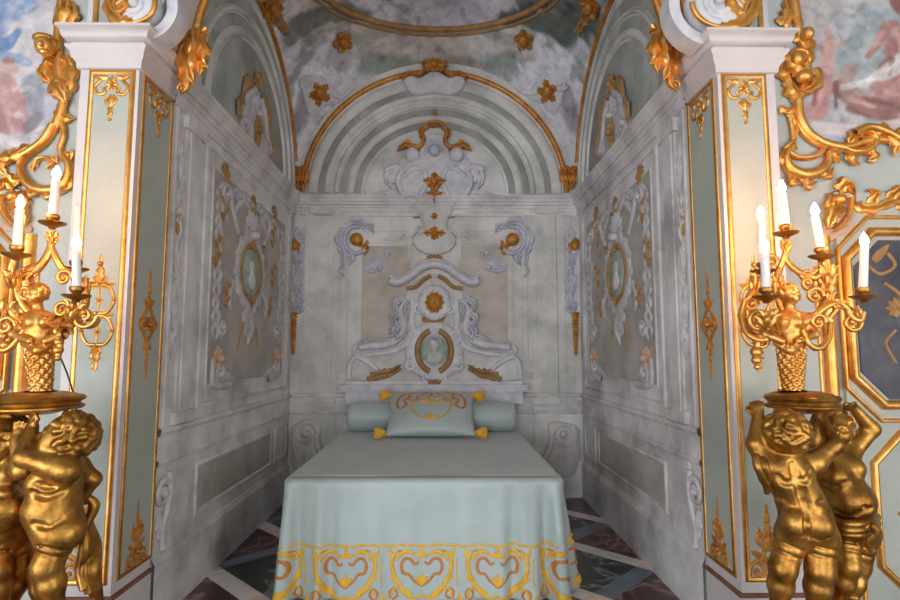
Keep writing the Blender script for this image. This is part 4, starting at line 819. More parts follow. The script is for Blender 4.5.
# gilt ornaments on the vault
def vault_frame(px, py):
    d = _d(px, py); d = d/np.linalg.norm(d); cc = np.array([0, YC, ZS]); o = CAMP-cc
    bb = d@o; tt = -bb+math.sqrt(bb*bb-(o@o-RV2)); p = CAMP+d*tt; nn = (cc-p)/np.linalg.norm(cc-p)
    u = np.array([1, 0, 0])-nn*nn[0]; u /= np.linalg.norm(u); v = np.cross(u, nn); v = v if v[2] > 0 else -v
    return p, (lambda a, b_, w_: tuple(p+u*a+v*b_+nn*w_))
for (px, py, k, sh, label) in ((318, 93, 1.0, 1, 'gilt boss with lilac shell on the vault, lower left of the arch'), (549, 91, 1.0, 1, 'gilt boss with lilac shell on the vault, lower right of the arch'), (342, 41, .85, 0, 'small gilt flower on the vault, upper left near the oval ring'), (525, 39, .85, 0, 'small gilt flower on the vault, upper right near the oval ring'), (270, 6, .9, 2, 'gilt knot over the left vault rib'), (592, 5, .9, 2, 'gilt knot over the right vault rib')):
    p, T0 = vault_frame(px, py); cc = np.array([0, YC, ZS])
    def T(a, b_, w_, T0=T0, cc=cc):
        q = np.array(T0(a, b_, 0)); q[1] = min(q[1], YB-.02); d = q-cc; d = d/np.linalg.norm(d); return tuple(cc+d*(math.sqrt(RV2)-.004-w_))
    t = thing('vault_boss', label, 'gilded ornament', tuple(p), 'gilt bosses on the vault'); sd = 1 if px < 430 else -1
    b = MB(T); b.rosette((0, 0), .085*k, 7, w=.02); b.blob((0, 0, .04), (.055*k, .065*k, .04), 10, 7)
    for i in range(5): a = 2*PI*i/5+.4; b.leaf([(.04*math.cos(a), .04*math.sin(a)), (.12*k*math.cos(a+.3), .12*k*math.sin(a+.3))], .04*k, .04, 2, w=.02)
    obj('gilt_boss', b, 'ochre', t)
    if sh == 1:
        b = MB(T); L = [(-.16, .14), (-.06, .18), (.10, .12), (.2, -.02), (.34, -.10), (.20, -.16), (.06, -.12), (-.08, -.2), (-.14, -.12)]
        b.plate([(sd*x, y) for x, y in L], .02)
        for i in range(6): b.rib([(sd*(.02+.02*i), .06-.02*i), (sd*(.10+.045*i), .02-.03*i)], .018, .02, w=.016, sm=3)
        b.scroll((sd*-.12, .1), .07, .024, 1.3, 0, sd, w=.01); b.scroll((sd*.24, -.1), .06, .02, 1.3, 0, -sd, w=.01); b.leaf([(sd*.2, -.1), (sd*.36, -.08), (sd*.44, -.02)], .05, .03, 3); obj('lilac_shell', b, 'lilac', t)
    if sh == 2:
        b = MB(T)
        for i in range(3): b.leaf([(sd*(.01*i), -.08-.08*i), (sd*(.02+.01*i), -.18-.08*i)], .05-.008*i, .04, 2)
        obj('gilt_drop', b, 'ochredull', t)
# ------------------------------------------------------------------ bed, bedspread, bolster, pillow
BX0, BX1, BY0, BY1, BZ = -.79, .712, 2.975, 4.86, .63
t = thing('bed', 'low bed with mattress beneath the pale silk bedspread', 'bed', ((BX0+BX1)/2, (BY0+BY1)/2, 0))
b = MB(); b.box((BX0+.05, BY0+.05, .28), (BX1-.05, BY1, .60)); obj('mattress', b, 'silk', t, False)
b = MB(); b.box((BX0+.04, BY0+.04, .16), (BX1-.04, BY1, .28)); obj('bed_frame', b, 'wood', t, False)
for x in (BX0+.06, BX1-.12):
    for y in (BY0+.06, BY1-.08): b = MB(); b.box((x, y, 0), (x+.06, y+.06, .16)); obj('leg', b, 'wood', t, False)
RC = .06
def perim():
    """outline of the bed top from back left round the front to back right, with its outward normal"""
    P = []
    for i in range(60): P.append((BX0, BY1-(BY1-BY0-RC)*i/60, -1, 0))
    for i in range(8): a = PI+PI/2*i/8; P.append((BX0+RC+RC*math.cos(a), BY0+RC+RC*math.sin(a), math.cos(a), math.sin(a)))
    nf = 150
    for i in range(nf): P.append((BX0+RC+(BX1-BX0-2*RC)*i/nf, BY0, 0, -1))
    for i in range(8): a = 1.5*PI+PI/2*i/8; P.append((BX1-RC+RC*math.cos(a), BY0+RC+RC*math.sin(a), math.cos(a), math.sin(a)))
    for i in range(61): P.append((BX1, BY0+RC+(BY1-BY0-RC)*i/60, 1, 0))
    return P
PER = perim(); PA = np.array(PER); SL = np.r_[0, np.cumsum(np.hypot(np.diff(PA[:, 0]), np.diff(PA[:, 1])))]
S_FL = BY1-BY0-RC+RC*PI/2; S_FR = S_FL+(BX1-BX0-2*RC); S_END = SL[-1]
def hang(s, z, off=0.0):
    """point of the hanging cloth at arc length s round the bed and height z"""
    x = np.interp(s, SL, PA[:, 0]); y = np.interp(s, SL, PA[:, 1]); nx = np.interp(s, SL, PA[:, 2]); ny = np.interp(s, SL, PA[:, 3]); L = math.hypot(nx, ny); nx /= L; ny /= L
    t = max(0.0, (BZ-z)/BZ)
    cl = math.exp(-((s-S_FL+.02)/.20)**2); cr = math.exp(-((s-S_FR-.02)/.22)**2); side = 1.0 if (s < S_FL-.1 or s > S_FR+.1) else 0.0
    amp = .006+.046*cl+.058*cr+.018*side
    f = amp*t**.8*(math.sin(s*40+1.0)+.4*math.sin(s*67+.3))+.006*t*math.sin(s*9)
    fl = .016*t+.05*t*t*(cl*.15+cr*.75)+f
    rr = .028
    if t < rr/BZ*1.0: q = 1-t*BZ/rr; fl -= rr*(1-math.sqrt(max(0, 1-q*q)))
    return np.array([x+nx*(fl+off), y+ny*(fl+off), z])
b = MB(); k = len(PER); zl = [BZ, BZ-.003, BZ-.009, BZ-.018, BZ-.03]+list(np.linspace(BZ-.05, .022, 26))
hem = lambda s: .010*math.sin(s*7)+.016*math.exp(-((s-S_FR-.1)/.15)**2)
rows = []
for i in range(k):
    s = SL[i]; rows.append([tuple(hang(s, z+hem(s)*max(0, (BZ-z)/BZ)**4)) for z in zl])
b.grid(rows)
# the top: fans in from the rim with a faint dip
cxs = (BX0+BX1)/2
tp = []
for r in (1, .97, .9, .75, .5, .25, .0):
    row = []
    for i in range(k):
        p = hang(SL[i], BZ); x = cxs+(p[0]-cxs)*r; row.append((x, p[1] if r == 1 else min(BY1, p[1]+(1-r)*max(0, (BY1-p[1]))*(.4 if p[1] < BY0+.2 else 0)), BZ+.004*math.sin(x*5+p[1]*3)*(1-r)+(1-r)*.006))
    tp.append(row)
NT = 40; g = []
L0 = [i for i in range(60)]; 
top = []
nY = 60
for j in range(nY+1):
    if j == nY: break
    y = BY1-(BY1-BY0-RC)*j/60
    row = []
    for i in range(NT+1):
        f = i/NT; yy = y
        xl = hang(SL[min(j, 59)], BZ)[0] if j < nY else BX0+.03; xr = -xl+2*cxs
        row.append((xl+(xr-xl)*f, yy, BZ+.0035*math.sin(f*9+yy*4)*math.sin(PI*f)))
    top.append(row)
b.grid(top)
fr = [tuple(hang(SL[i], BZ)) for i in range(59, k-60)]
bk_ = [(top[-1][0][0]+(top[-1][-1][0]-top[-1][0][0])*i/(len(fr)-1), top[-1][0][1], BZ) for i in range(len(fr))]
b.grid([fr, bk_])
spread = obj('bedspread', b, 'silk', None, True, loc=((BX0+BX1)/2, BY0, 0)); tag(spread, 'pale blue green silk bedspread with yellow embroidered border draped to the floor', 'bedspread')
so = spread.modifiers.new('thickness', 'SOLIDIFY'); so.thickness = .004; so.offset = -1
Tc = lambda u, v, w_: tuple(hang(min(max(u, .0), S_END), v, .0015+w_*.35))
SC0 = (S_FL+S_FR)/2
def sx(px): return SC0+(px-421)/550*2.93
def ZB(py): return 1.335-(py-351.5)/550*2.95
bl = MB(Tc); bo = MB(Tc)
def rr_(b, L, c, m, r): b.rib([(c+m*(p[0]), ZB(p[1])) for p in L], r, None, sm=6)
us = np.arange(S_FL-1.2, S_FR+1.2, .02)
bl.rib([(u, .300+.004*math.sin(u*33)) for u in us], .006, .005, sm=0)
step = 73.5/550*2.93
for i in range(-5, 6):
    c = SC0-.01+i*step
    if c < S_FL-1.2 or c > S_FR+1.2: continue
    for m in (-1, 1):
        rr_(bl, [(.125, 549), (.150, 556), (.152, 566), (.128, 577), (.09, 587), (.045, 593)], c, m, [.005, .011, .011, .011, .013, .010]); rr_(bl, [(.03, 554), (.07, 550), (.105, 552), (.13, 559)], c, m, [.004, .011, .011, .004])
        rr_(bl, [(.045, 593), (.0, 591)], c, m, .007); rr_(bl, [(.115, 583), (.145, 585), (.155, 591)], c, m, .006)
        rr_(bo, [(.015, 560), (.035, 562), (.06, 557), (.09, 557), (.105, 563), (.095, 570), (.065, 571), (.04, 577), (.0, 583)], c, m, [.005, .007, .008, .008, .008, .007, .006, .004])
        rr_(bo, [(.15, 594), (.125, 590), (.14, 584), (.165, 587), (.16, 593)], c, m, .0055); rr_(bo, [(.10, 549), (.13, 551), (.145, 558)], c, m, .004)
        bl.leaf([(c+m*.10, ZB(584)), (c+m*.05, ZB(590))], .014, .006); bl.leaf([(c+m*.152, ZB(556)), (c+m*.17, ZB(547))], .012, .006); bl.leaf([(c+m*.13, ZB(577)), (c+m*.165, ZB(573))], .010, .006)
        bl.leaf([(c, ZB(581)), (c+m*.03, ZB(573))], .012, .006); bl.leaf([(c, ZB(552)), (c+m*.035, ZB(556))], .011, .006)
    bl.leaf([(c, ZB(583)), (c, ZB(570))], .016, .006); bl.leaf([(c, ZB(546)), (c, ZB(557))], .010, .006)
    bl.leaf([(c+step/2, ZB(600)), (c+step/2, ZB(588))], .014, .006); rr_(bl, [(step/2-.012, 556), (step/2-.016, 570), (step/2-.008, 582)], c, 1, .0035)
obj('embroidery', bl, 'yellow', spread); obj('embroidery_outline', bo, 'orange', spread)
# bolster
bz = BZ+.003; by = 4.735; rb = .112
b = MB(); b.lathe([(.0, -.745), (.06, -.745), (.09, -.738), (.106, -.72), (.112, -.69), (.113, -.3), (.114, 0), (.113, .3), (.112, .69), (.106, .72), (.09, .738), (.06, .745), (0, .745)], (0, 0, 0), 28)
b.v = [(z*.955-.035, by+y*1.0, bz+rb*1.08+x*1.08) for x, y, z in b.v]
tag(obj('bolster', b, 'silk', None, True, loc=(-.035, by, bz)), 'pale blue green round bolster across the head of the bed', 'bolster')
# pillow leaning on the bolster
pc = np.array([-.035, 4.50, .80]); tilt = math.radians(37)
ax = np.array([1, 0, 0]); ay = np.array([0, math.cos(tilt), math.sin(tilt)]); an = np.array([0, -math.sin(tilt), math.cos(tilt)])
PWd, PHt, PTh = .355, .235, .085
def pil(u, v, sg, off=0.0):
    h = PTh*((1-abs(u)**2.6)*(1-abs(v)**2.6))**.5+off
    e = 1-.07*(1-abs(u)**2)*(abs(v) > .0)*abs(v)**4; e2 = 1-.07*(1-abs(v)**2)*abs(u)**4
    return tuple(pc+ax*PWd*u*e2+ay*PHt*v*e+an*h*sg)
t = thing('pillow', 'pale silk pillow with gold embroidery and yellow tassels leaning on the bolster', 'pillow', tuple(pc))
b = MB(); q = np.sin(np.linspace(-PI/2, PI/2, 33))
for sg in (1, -1): b.grid([[pil(u, v, sg) for v in q] for u in q])
cover = obj('cover', b, 'silk', t)
Tp = lambda u, v, w_: tuple(np.array(pil(u, v, 1))+an*(.001+w_*.5))
b = MB(Tp); bo = MB(Tp)
for m in (-1, 1):
    bo.rib([(m*.08, .80), (m*.35, .86), (m*.68, .72), (m*.80, .30), (m*.72, .0), (m*.56, .1), (m*.62, .40), (m*.45, .55)], .03, .012); b.leaf([(m*.3, .85), (m*.62, .62)], .05, .012, 2); bo.rib([(m*.3, .3), (m*.52, .42), (m*.5, .7)], .02, .012); b.rib([(0, .2), (m*.2, .22), (m*.42, .2), (m*.48, .36)], .02, .012); b.rib([(m*.46, .2), (m*.38, -.25), (m*.2, -.5), (0, -.52)], .016, .012)
    bo.rib([(m*.05, .45), (m*.2, .6), (m*.34, .48), (m*.26, .34)], .018, .012); b.leaf([(m*.02, -.5), (m*.16, -.42)], .04, .012); b.leaf([(m*.12, .25), (m*.24, .45)], .04, .012); bo.leaf([(m*.6, .1), (m*.7, -.06)], .03, .012)
b.leaf([(0, -.56), (0, -.25)], .05, .012); b.leaf([(0, .2), (0, .62)], .06, .012, 2); bo.leaf([(0, .6), (0, .85)], .04, .012)
obj('embroidery', b, 'yellow', cover); obj('embroidery_outline', bo, 'orange', cover)
for u, v, dx, dz in ((-1, 1, -.055, .0), (1, 1, .055, -.01), (-1, -1, -.05, -.0), (1, -1, .06, -.0)):
    p = np.array(pil(u*.97, v*.97, 1)); b = MB(); d = np.array([dx, -.005, dz]); d = d/np.linalg.norm(d)
    if v < 0: p[2] = max(p[2], BZ+.048)
    b.blob(p+d*.012, (.02, .02, .02), 10, 7); b.blob(p+d*.048, (.052, .042, .038), 12, 8)
    for i in range(14):
        a = 2*PI*i/14; e = np.cross(d, [0, 1, 0]); e /= np.linalg.norm(e); f2 = np.cross(d, e); rad = e*math.cos(a)+f2*math.sin(a)
        b.tube([p+d*.02+rad*.012, p+d*.05+rad*.038, p+d*.09+rad*.034], .0075, 5)
    obj('tassel', b, 'yellow', t)
# ------------------------------------------------------------------ gilded putti carrying candelabra
class Sdf:
    """one continuous skin grown from blended limbs (signed distance, meshed by surface nets)"""
    def __init__(s, lo, hi, h):
        s.h = h; s.lo = np.array(lo, float); n = np.ceil((np.array(hi)-s.lo)/h).astype(int)+1; s.n = n; s.F = np.full(n, 1.0, np.float32)
    def box(s, lo, hi):
        a = np.maximum(0, np.floor((lo-s.lo)/s.h).astype(int)); b = np.minimum(s.n, np.ceil((hi-s.lo)/s.h).astype(int)+1)
        if (b <= a).any(): return None, None
        g = [s.lo[i]+s.h*np.arange(a[i], b[i]) for i in range(3)]
        return tuple(slice(a[i], b[i]) for i in range(3)), np.meshgrid(*g, indexing='ij')
    def put(s, sl, d, k, sub=False):
        A = s.F[sl]; d = d.astype(np.float32)
        if sub: hh = np.maximum(k-np.abs(A+d), 0)/k; s.F[sl] = np.maximum(A, -d)+hh*hh*k*.25
        else: hh = np.maximum(k-np.abs(A-d), 0)/k; s.F[sl] = np.minimum(A, d)-hh*hh*k*.25
    def cap(s, a, b, ra, rb, k=.012, sub=False):
        a = np.array(a, float); b = np.array(b, float); m = max(ra, rb)+k+3*s.h
        sl, G = s.box(np.minimum(a, b)-m, np.maximum(a, b)+m)
        if sl is None: return
        ab = b-a; q = [G[i]-a[i] for i in range(3)]; t = np.clip((q[0]*ab[0]+q[1]*ab[1]+q[2]*ab[2])/(ab@ab+1e-12), 0, 1)
        s.put(sl, np.sqrt(sum((q[i]-ab[i]*t)**2 for i in range(3)))-(ra+(rb-ra)*t), k, sub)
    def ell(s, c, r, k=.012, ax=None, sub=False):
        c = np.array(c, float); r = np.array(r if hasattr(r, '__len__') else (r,)*3, float); m = r.max()+k+3*s.h
        sl, G = s.box(c-m, c+m)
        if sl is None: return
        q = [G[i]-c[i] for i in range(3)]
        if ax is not None: q = [sum(q[i]*ax[j][i] for i in range(3)) for j in range(3)]
        k0 = np.sqrt(sum((q[i]/r[i])**2 for i in range(3))); k1 = np.sqrt(sum((q[i]/r[i]**2)**2 for i in range(3)))+1e-9
        s.put(sl, k0*(k0-1)/k1, k, sub)
    def mesh(s, mb):
        F = s.F; I = F < 0; n = s.n; c = {}; cnt = np.zeros(n-1, np.float32); P = np.zeros(tuple(n-1)+(3,), np.float32)
        sl = lambda o, ax=None: tuple(slice(o[i], n[i]-1+o[i]) for i in range(3))
        for ax in range(3):
            o2 = [j for j in range(3) if j != ax]
            for p in (0, 1):
                for q in (0, 1):
                    o = [0, 0, 0]; o[o2[0]] = p; o[o2[1]] = q; e = list(o); e[ax] = 1
                    A, B = F[sl(o)], F[sl(e)]; x = (A < 0) != (B < 0); t = np.where(x, A/np.where(x, A-B, 1), 0)
                    cnt += x
                    for i in range(3): P[..., i] += x*(o[i]+(t if i == ax else 0))
        m = cnt > 0; ids = np.full(tuple(n-1), -1); ids[m] = np.arange(m.sum()); ix = np.argwhere(m)
        V = s.lo+s.h*(ix+P[m]/cnt[m][:, None]); fs = []
        for ax in range(3):
            o2 = [j for j in range(3) if j != ax]; A = np.take(I, range(n[ax]-1), ax); B = np.take(I, range(1, n[ax]), ax)
            for e in np.argwhere(A != B):
                if e[o2[0]] < 1 or e[o2[1]] < 1 or e[o2[0]] >= n[o2[0]]-1 or e[o2[1]] >= n[o2[1]]-1: continue
                q = []
                for d0, d1 in ((-1, -1), (0, -1), (0, 0), (-1, 0)):
                    f = e.copy(); f[o2[0]] += d0; f[o2[1]] += d1; q.append(int(ids[tuple(f)]))
                if min(q) >= 0: fs.append(tuple(q))
        mb.add(V.tolist(), fs)
def J(p): return at(p[0], p[1], p[2])
def unit(v): v = np.array(v, float); return v/np.linalg.norm(v)
def head(S, c, fw, up, r, seed=0, hair=True):
    fw = unit(fw); up = unit(np.array(up)-fw*np.dot(up, fw)); sd = np.cross(fw, up); c = np.array(c); ax = (sd, fw, up); kk = min(1, r/.08)
    Q = lambda a, b, d: c+sd*a*r+fw*b*r+up*d*r
    S.ell(Q(0, -.08, .12), (.90*r, 1.02*r, .95*r), .02*kk, ax); S.ell(Q(0, .28, -.36), (.66*r, .64*r, .60*r), .03*kk, ax)
    for m in (-1, 1):
        S.ell(Q(.36*m, .56, -.34), .30*r, .03*kk); S.ell(Q(.33*m, .90, .0), .15*r, .012*kk, sub=True); S.ell(Q(.32*m, .80, -.01), .135*r, .006*kk)
        S.cap(Q(.16*m, .93, .17), Q(.48*m, .80, .15), .07*r, .05*r, .012*kk); S.ell(Q(.90*m, -.02, -.08), (.09*r, .17*r, .24*r), .008*kk, ax); S.cap(Q(.02*m, .95, -.47), Q(.17*m, .87, -.44), .065*r, .04*r, .006*kk)
        S.cap(Q(.02*m, .92, -.60), Q(.12*m, .87, -.57), .07*r, .05*r, .006*kk)
    S.cap(Q(0, .92, .05*kk), Q(0, 1.06, -.20), .09*r, .13*r, .012*kk); S.cap(Q(-.15, .96, -.53), Q(.15, .96, -.53), .03*r, .03*r, .008*kk, True); S.ell(Q(0, .66, -.82), .2*r, .03*kk)
    if hair:
        rs = np.random.RandomState(seed); N_ = 90
        for i in range(N_):
            z = 1-2*(i+.5)/N_; a = i*2.39996; v = np.array([math.sqrt(1-z*z)*math.cos(a), math.sqrt(1-z*z)*math.sin(a), z])
            if v[1] > .52+.0*z or v[2] < -.52 or (v[1] > .25 and v[2] < .25): continue
            p = Q(v[0]*.92, -.08+v[1]*1.02, .12+v[2]*.97); tw = unit(np.cross(v, rs.randn(3))); tw = sd*tw[0]+fw*tw[1]+up*tw[2]
            S.cap(p-tw*.13*r, p+tw*.13*r, .10*r, .15*r, .008*kk)
def hand(S, w_, d, n, k=1.0, th=1, curl=.5):
    d = unit(d); n = unit(np.array(n)-d*np.dot(n, d)); sd = np.cross(d, n); w_ = np.array(w_)
    S.ell(w_+d*.022*k, (.026*k, .022*k, .013*k), .010, (d, sd, n))
    for i, (x, L) in enumerate(((-.0165, .021), (-.0055, .026), (.0055, .025), (.0165, .020))):
        a = w_+d*.038*k+sd*x*k; b = a+(d*(1-.3*curl)+n*.5*curl+sd*x*5)*L*k*.62; c_ = b+(d*(1-curl)+n*curl)*L*k*.6
        S.cap(a, b, .0072*k, .0064*k, .004); S.cap(b, c_, .0064*k, .0052*k, .003)
    a = w_+d*.014*k+sd*.018*k*th; b = a+(d*.6+sd*.75*th)*.018*k; S.cap(a, b, .0085*k, .007*k, .005); S.cap(b, b+(d*.85+n*.45)*.016*k, .007*k, .0055*k, .003)
def leg(S, h, kn, an, toe, r0=.064, r1=.046, r2=.026, folds=True):
    h, kn, an = J(h), J(kn), J(an); S.cap(h, kn, r0, r1, .03); S.cap(kn, kn*.55+an*.45, r1*.93, r1*.97, .014); S.cap(kn*.55+an*.45, an, r1*.95, r2, .02)
    S.ell(kn, r1*.98, .02); toe = unit((toe[0], toe[1], 0)); z = max(PZ+.018, an[2]-.03); a = np.array([an[0], an[1], z])
    S.cap(an, a, r2, r2*.95, .012); S.cap(a-toe*.012, a+toe*.055-np.array([0, 0, .003]), .022, .017, .012)
    sdv = np.array([-toe[1], toe[0], 0])
    for i in range(5): p = a+toe*(.062-.004*abs(i-1))+sdv*(i-2)*.0095; p[2] = a[2]-.004; S.ell(p, .0085 if i != 0 else .010, .004)
    if folds:
        for f in (.30, .55):
            p = h+(kn-h)*f; ax = unit(kn-h); rr = (r0+(r1-r0)*f)*1.03; q = unit(np.cross(ax, [0.1, .2, 1])); q2 = np.cross(ax, q); L = [p+rr*(q*math.cos(t)+q2*math.sin(t)) for t in np.linspace(0, 2*PI, 13)]
            for i in range(12): S.cap(L[i], L[i+1], .0022, .0022, .008, True)
def arm(S, sh, el, wr, r0=.038, r1=.031, r2=.02):
    sh, el, wr = J(sh), J(el), J(wr); S.ell(sh, r0*1.08, .03); S.cap(sh, el, r0, r1, .02); S.cap(el, wr, r1*1.05, r2, .012); return wr, unit(wr-el)
def torso(S, neck, chest, belly, pelvis, fw, w=1.0):
    neck, chest, belly, pelvis = J(neck), J(chest), J(belly), J(pelvis); fw = unit(fw); up = unit(chest-pelvis); sd = unit(np.cross(fw, up)); f2 = np.cross(up, sd); ax = (sd, f2, up)
    S.ell(chest, (.084*w, .064*w, .08*w), .03, ax); S.ell(belly, (.084*w, .074*w, .078*w), .03, ax); S.ell(pelvis, (.094*w, .078*w, .068*w), .03, ax); S.cap(chest, pelvis, .06, .065, .04)
    S.cap(neck, chest+up*.05, .034, .045, .03)
    for m in (-1, 1): S.ell(chest+sd*.042*m+f2*.048+up*.005, .038, .03)
    return chest, belly, pelvis, sd, f2, up
PZ = .37
def putto(parent, lo, hi, build, name='putto', label=None):
    lo = np.minimum(J(lo), J(hi)); S = Sdf((lo[0]-.0, 1.72, .345), (lo[0]+.62, 2.28, 1.22), .0042)
    build(S); b = MB(); S.mesh(b); o = obj(name, b, 'bronze', parent)
    if label: o['label'] = label
    return o
def crease(S, L, r, k=.012, inset=.0):
    """groove drawn on the skin: 2-D points are dropped on the surface facing the room"""
    P = []
    for (px, py) in [(p[0], p[1]) for p in spline([(q[0], q[1], 0) for q in L], 4)]:
        for Y in np.arange(1.73, 2.27, .003):
            q = at(px, py, Y); i = np.round((q-S.lo)/S.h).astype(int)
            if (i < 0).any() or (i >= S.n).any(): continue
            if S.F[tuple(i)] < 0: P.append(q+np.array([0, inset-.001, 0])); break
    for a, b in zip(P, P[1:]):
        if np.linalg.norm(a-b) < .05: S.cap(a, b, r, r, k, True)
def build_A(S):          # seen from behind, arms raised to the tray
    c, be, pv, sd, f, up = torso(S, (793, 455, 1.92), (790, 477, 1.91), (800, 500, 1.925), (807, 519, 1.92), (-.05, 1, 0), .86)
    for (px, py) in ((795, 523), (819, 525)): S.ell(J((px, py, 1.875)), (.044, .046, .050), .014)
    crease(S, [(807, 513), (807, 526), (808, 541)], .008, .012); crease(S, [(793, 464), (797, 478), (801, 492), (805, 508)], .006, .022)
    for L in ([(779, 536), (793, 539), (806, 536)], [(810, 537), (822, 541), (836, 536)]): crease(S, L, .004, .010)
    for L in ([(777, 474), (784, 483), (792, 482)], [(811, 470), (807, 480), (800, 480)], [(776, 498), (786, 501)], [(828, 500), (818, 503)]): crease(S, L, .003, .014)
    leg(S, (792, 535, 1.92), (783, 568, 1.915), (778, 606, 1.95), (-.5, .8), .056, .040, .025); leg(S, (821, 537, 1.92), (820, 570, 1.905), (815, 608, 1.93), (.2, 1), .058, .042, .026)
    head(S, J((784, 434, 1.905)), (-.25, 1, .2), (.08, 0, 1), .074, 3)
    w_, d = arm(S, (767, 466, 1.92), (755, 444, 1.94), (758, 417, 1.98), .034, .028, .019); hand(S, w_, (.1, .3, 1), (.6, .8, -.2), 1, 1, .5)
    w_, d = arm(S, (814, 462, 1.92), (834, 445, 1.93), (823, 422, 1.98), .035, .028, .019); hand(S, w_, (-.1, .4, 1), (-.3, .9, -.2), 1, -1, .5)
def build_B(S):          # facing the room, leaning, belly forward, arm over the head
    c, be, pv, sd, f, up = torso(S, (836, 450, 2.07), (834, 472, 2.06), (851, 500, 2.03), (853, 522, 2.06), (.25, -.97, 0), .9)
    S.ell(J((855, 501, 1.995)), (.066, .06, .066), .03); crease(S, [(833, 510), (850, 516), (872, 508)], .004, .014); crease(S, [(824, 482), (834, 487), (846, 482)], .003, .014); S.ell(J((864, 507, 1.94)), .007, .006, sub=True)
    leg(S, (846, 533, 2.05), (848, 566, 2.02), (838, 600, 2.06), (-.5, -.8), .050, .038, .024); leg(S, (866, 533, 2.08), (858, 566, 2.10), (848, 603, 2.10), (.3, -.9), .050, .038, .024)
    head(S, J((834, 429, 2.055)), (-.45, -.85, .12), (.1, 0, 1), .064, 5)
    w_, d = arm(S, (848, 455, 2.07), (871, 429, 2.07), (854, 408, 2.05), .034, .029, .018); hand(S, w_, (-1, -.1, .25), (0, -.6, -1), .95, 1, .4)
    w_, d = arm(S, (819, 458, 2.08), (812, 440, 2.06), (816, 420, 2.03), .032, .027, .018); hand(S, w_, (.2, -.2, 1), (.2, -.9, 0), .9, 1, .5)
def build_C(S):          # in profile, facing left and looking up
    c, be, pv, sd, f, up = torso(S, (66, 458, 1.96), (60, 481, 1.95), (52, 506, 1.94), (58, 526, 1.95), (-1, -.15, 0), .93)
    S.ell(J((44, 509, 1.94)), (.060, .074, .066), .03); S.ell(J((70, 530, 1.925)), (.044, .044, .048), .02); S.ell(J((69, 530, 1.99)), (.044, .044, .048), .02)
    for L in ([(32, 492), (46, 497), (64, 491)], [(36, 484), (50, 487), (66, 481)], [(34, 524), (50, 528), (64, 520)], [(62, 538), (74, 543)]): crease(S, L, .005, .014)
    leg(S, (60, 537, 1.92), (47, 566, 1.90), (56, 606, 1.92), (-.9, -.3), .058, .043, .026); leg(S, (56, 537, 2.0), (42, 570, 2.03), (46, 608, 2.04), (-.9, .2), .055, .041, .025)
    head(S, J((69, 438, 1.94)), (-.93, -.2, .30), (.3, 0, 1), .080, 7)
    w_, d = arm(S, (66, 470, 1.885), (25, 457, 1.88), (32, 428, 1.93), .041, .033, .021); hand(S, w_, (-.05, .25, 1), (-.5, -.7, .1), 1.05, 1, .35)
    w_, d = arm(S, (78, 466, 2.02), (93, 479, 2.05), (82, 498, 2.05), .033, .027, .019); hand(S, w_, (-.6, .1, -.6), (-.5, .5, .5), .9, 1, .6)
def build_D(S):          # facing the room at the far side
    c, be, pv, sd, f, up = torso(S, (0, 458, 2.0), (-3, 480, 1.99), (2, 507, 1.97), (0, 528, 1.99), (.2, -1, 0), .95)
    S.ell(J((3, 509, 1.925)), (.070, .06, .066), .03); crease(S, [(-16, 524), (2, 530), (20, 523)], .005, .014); crease(S, [(-14, 492), (2, 496), (18, 492)], .004, .014); S.ell(J((2, 516, 1.868)), .007, .006, sub=True)
    leg(S, (15, 536, 2.02), (21, 566, 2.04), (10, 604, 2.06), (.4, -.9), .054, .040, .025); leg(S, (-8, 538, 1.97), (-4, 570, 1.95), (0, 606, 1.98), (-.2, -1), .056, .042, .026)
    head(S, J((5, 437, 1.99)), (.35, -.92, .12), (-.05, 0, 1), .076, 9)
    w_, d = arm(S, (16, 468, 1.97), (22, 470, 1.91), (17, 440, 1.94), .036, .031, .02); hand(S, w_, (.1, .2, 1), (.3, -.9, 0), 1, 1, .4)
    w_, d = arm(S, (-20, 468, 1.99), (-36, 446, 1.97), (-22, 420, 1.98), .034, .029, .02); hand(S, w_, (.2, .1, 1), (.3, -.9, 0), 1, -1, .4)
TRAY = {1: (802, 2.0), -1: (36, 2.0)}
def stand(s):
    px, Y = TRAY[s]; X = at(px, 405, Y)[0]; nm = SIDE[s]
    t = thing('putti_stand', ('gilded statue of two putti, one seen from behind, holding up a round tray' if s > 0 else 'gilded statue of two putti, one in profile looking up, holding up a round tray'), 'statue', (X, Y, 0), 'statues of putti carrying candelabra')
    b = MB(); b.lathe([(0, 0), (.26, 0), (.27, .03), (.25, .06), (.20, .09), (.18, .16), (.175, .22), (.19, .27), (.205, .29), (.205, .325), (.17, .345), (.165, PZ-.006), (.155, PZ), (0, PZ)], (X, Y-.03, 0), 40); obj('base', b, 'bronze', t)
    k = .122 if s > 0 else .150
    b = MB(); b.lathe([(r*k, z) for r, z in ((0, 1.080), (.4, 1.082), (.66, 1.092), (.93, 1.098), (.985, 1.104), (.985, 1.110), (.91, 1.114), (.89, 1.122), (.975, 1.128), (1, 1.136), (.96, 1.144), (.84, 1.147), (.78, 1.152), (.55, 1.158), (.3, 1.160), (0, 1.161))], (X, Y, 0), 48); obj('tray', b, 'bronze', t)
    return t, X, Y
tR, XR, YRt = stand(1); tL, XL, YLt = stand(-1)
putto(tR, (735, 420, 2), (860, 420, 2), build_A, 'putto', 'gilded putto seen from behind'); putto(tR, (790, 420, 2), (880, 420, 2), build_B, 'putto', 'gilded putto with one arm over its head')
putto(tL, (0, 420, 2), (120, 420, 2), build_C, 'putto', 'gilded putto in profile'); putto(tL, (-60, 420, 2), (60, 420, 2), build_D, 'putto', 'gilded putto facing the room')
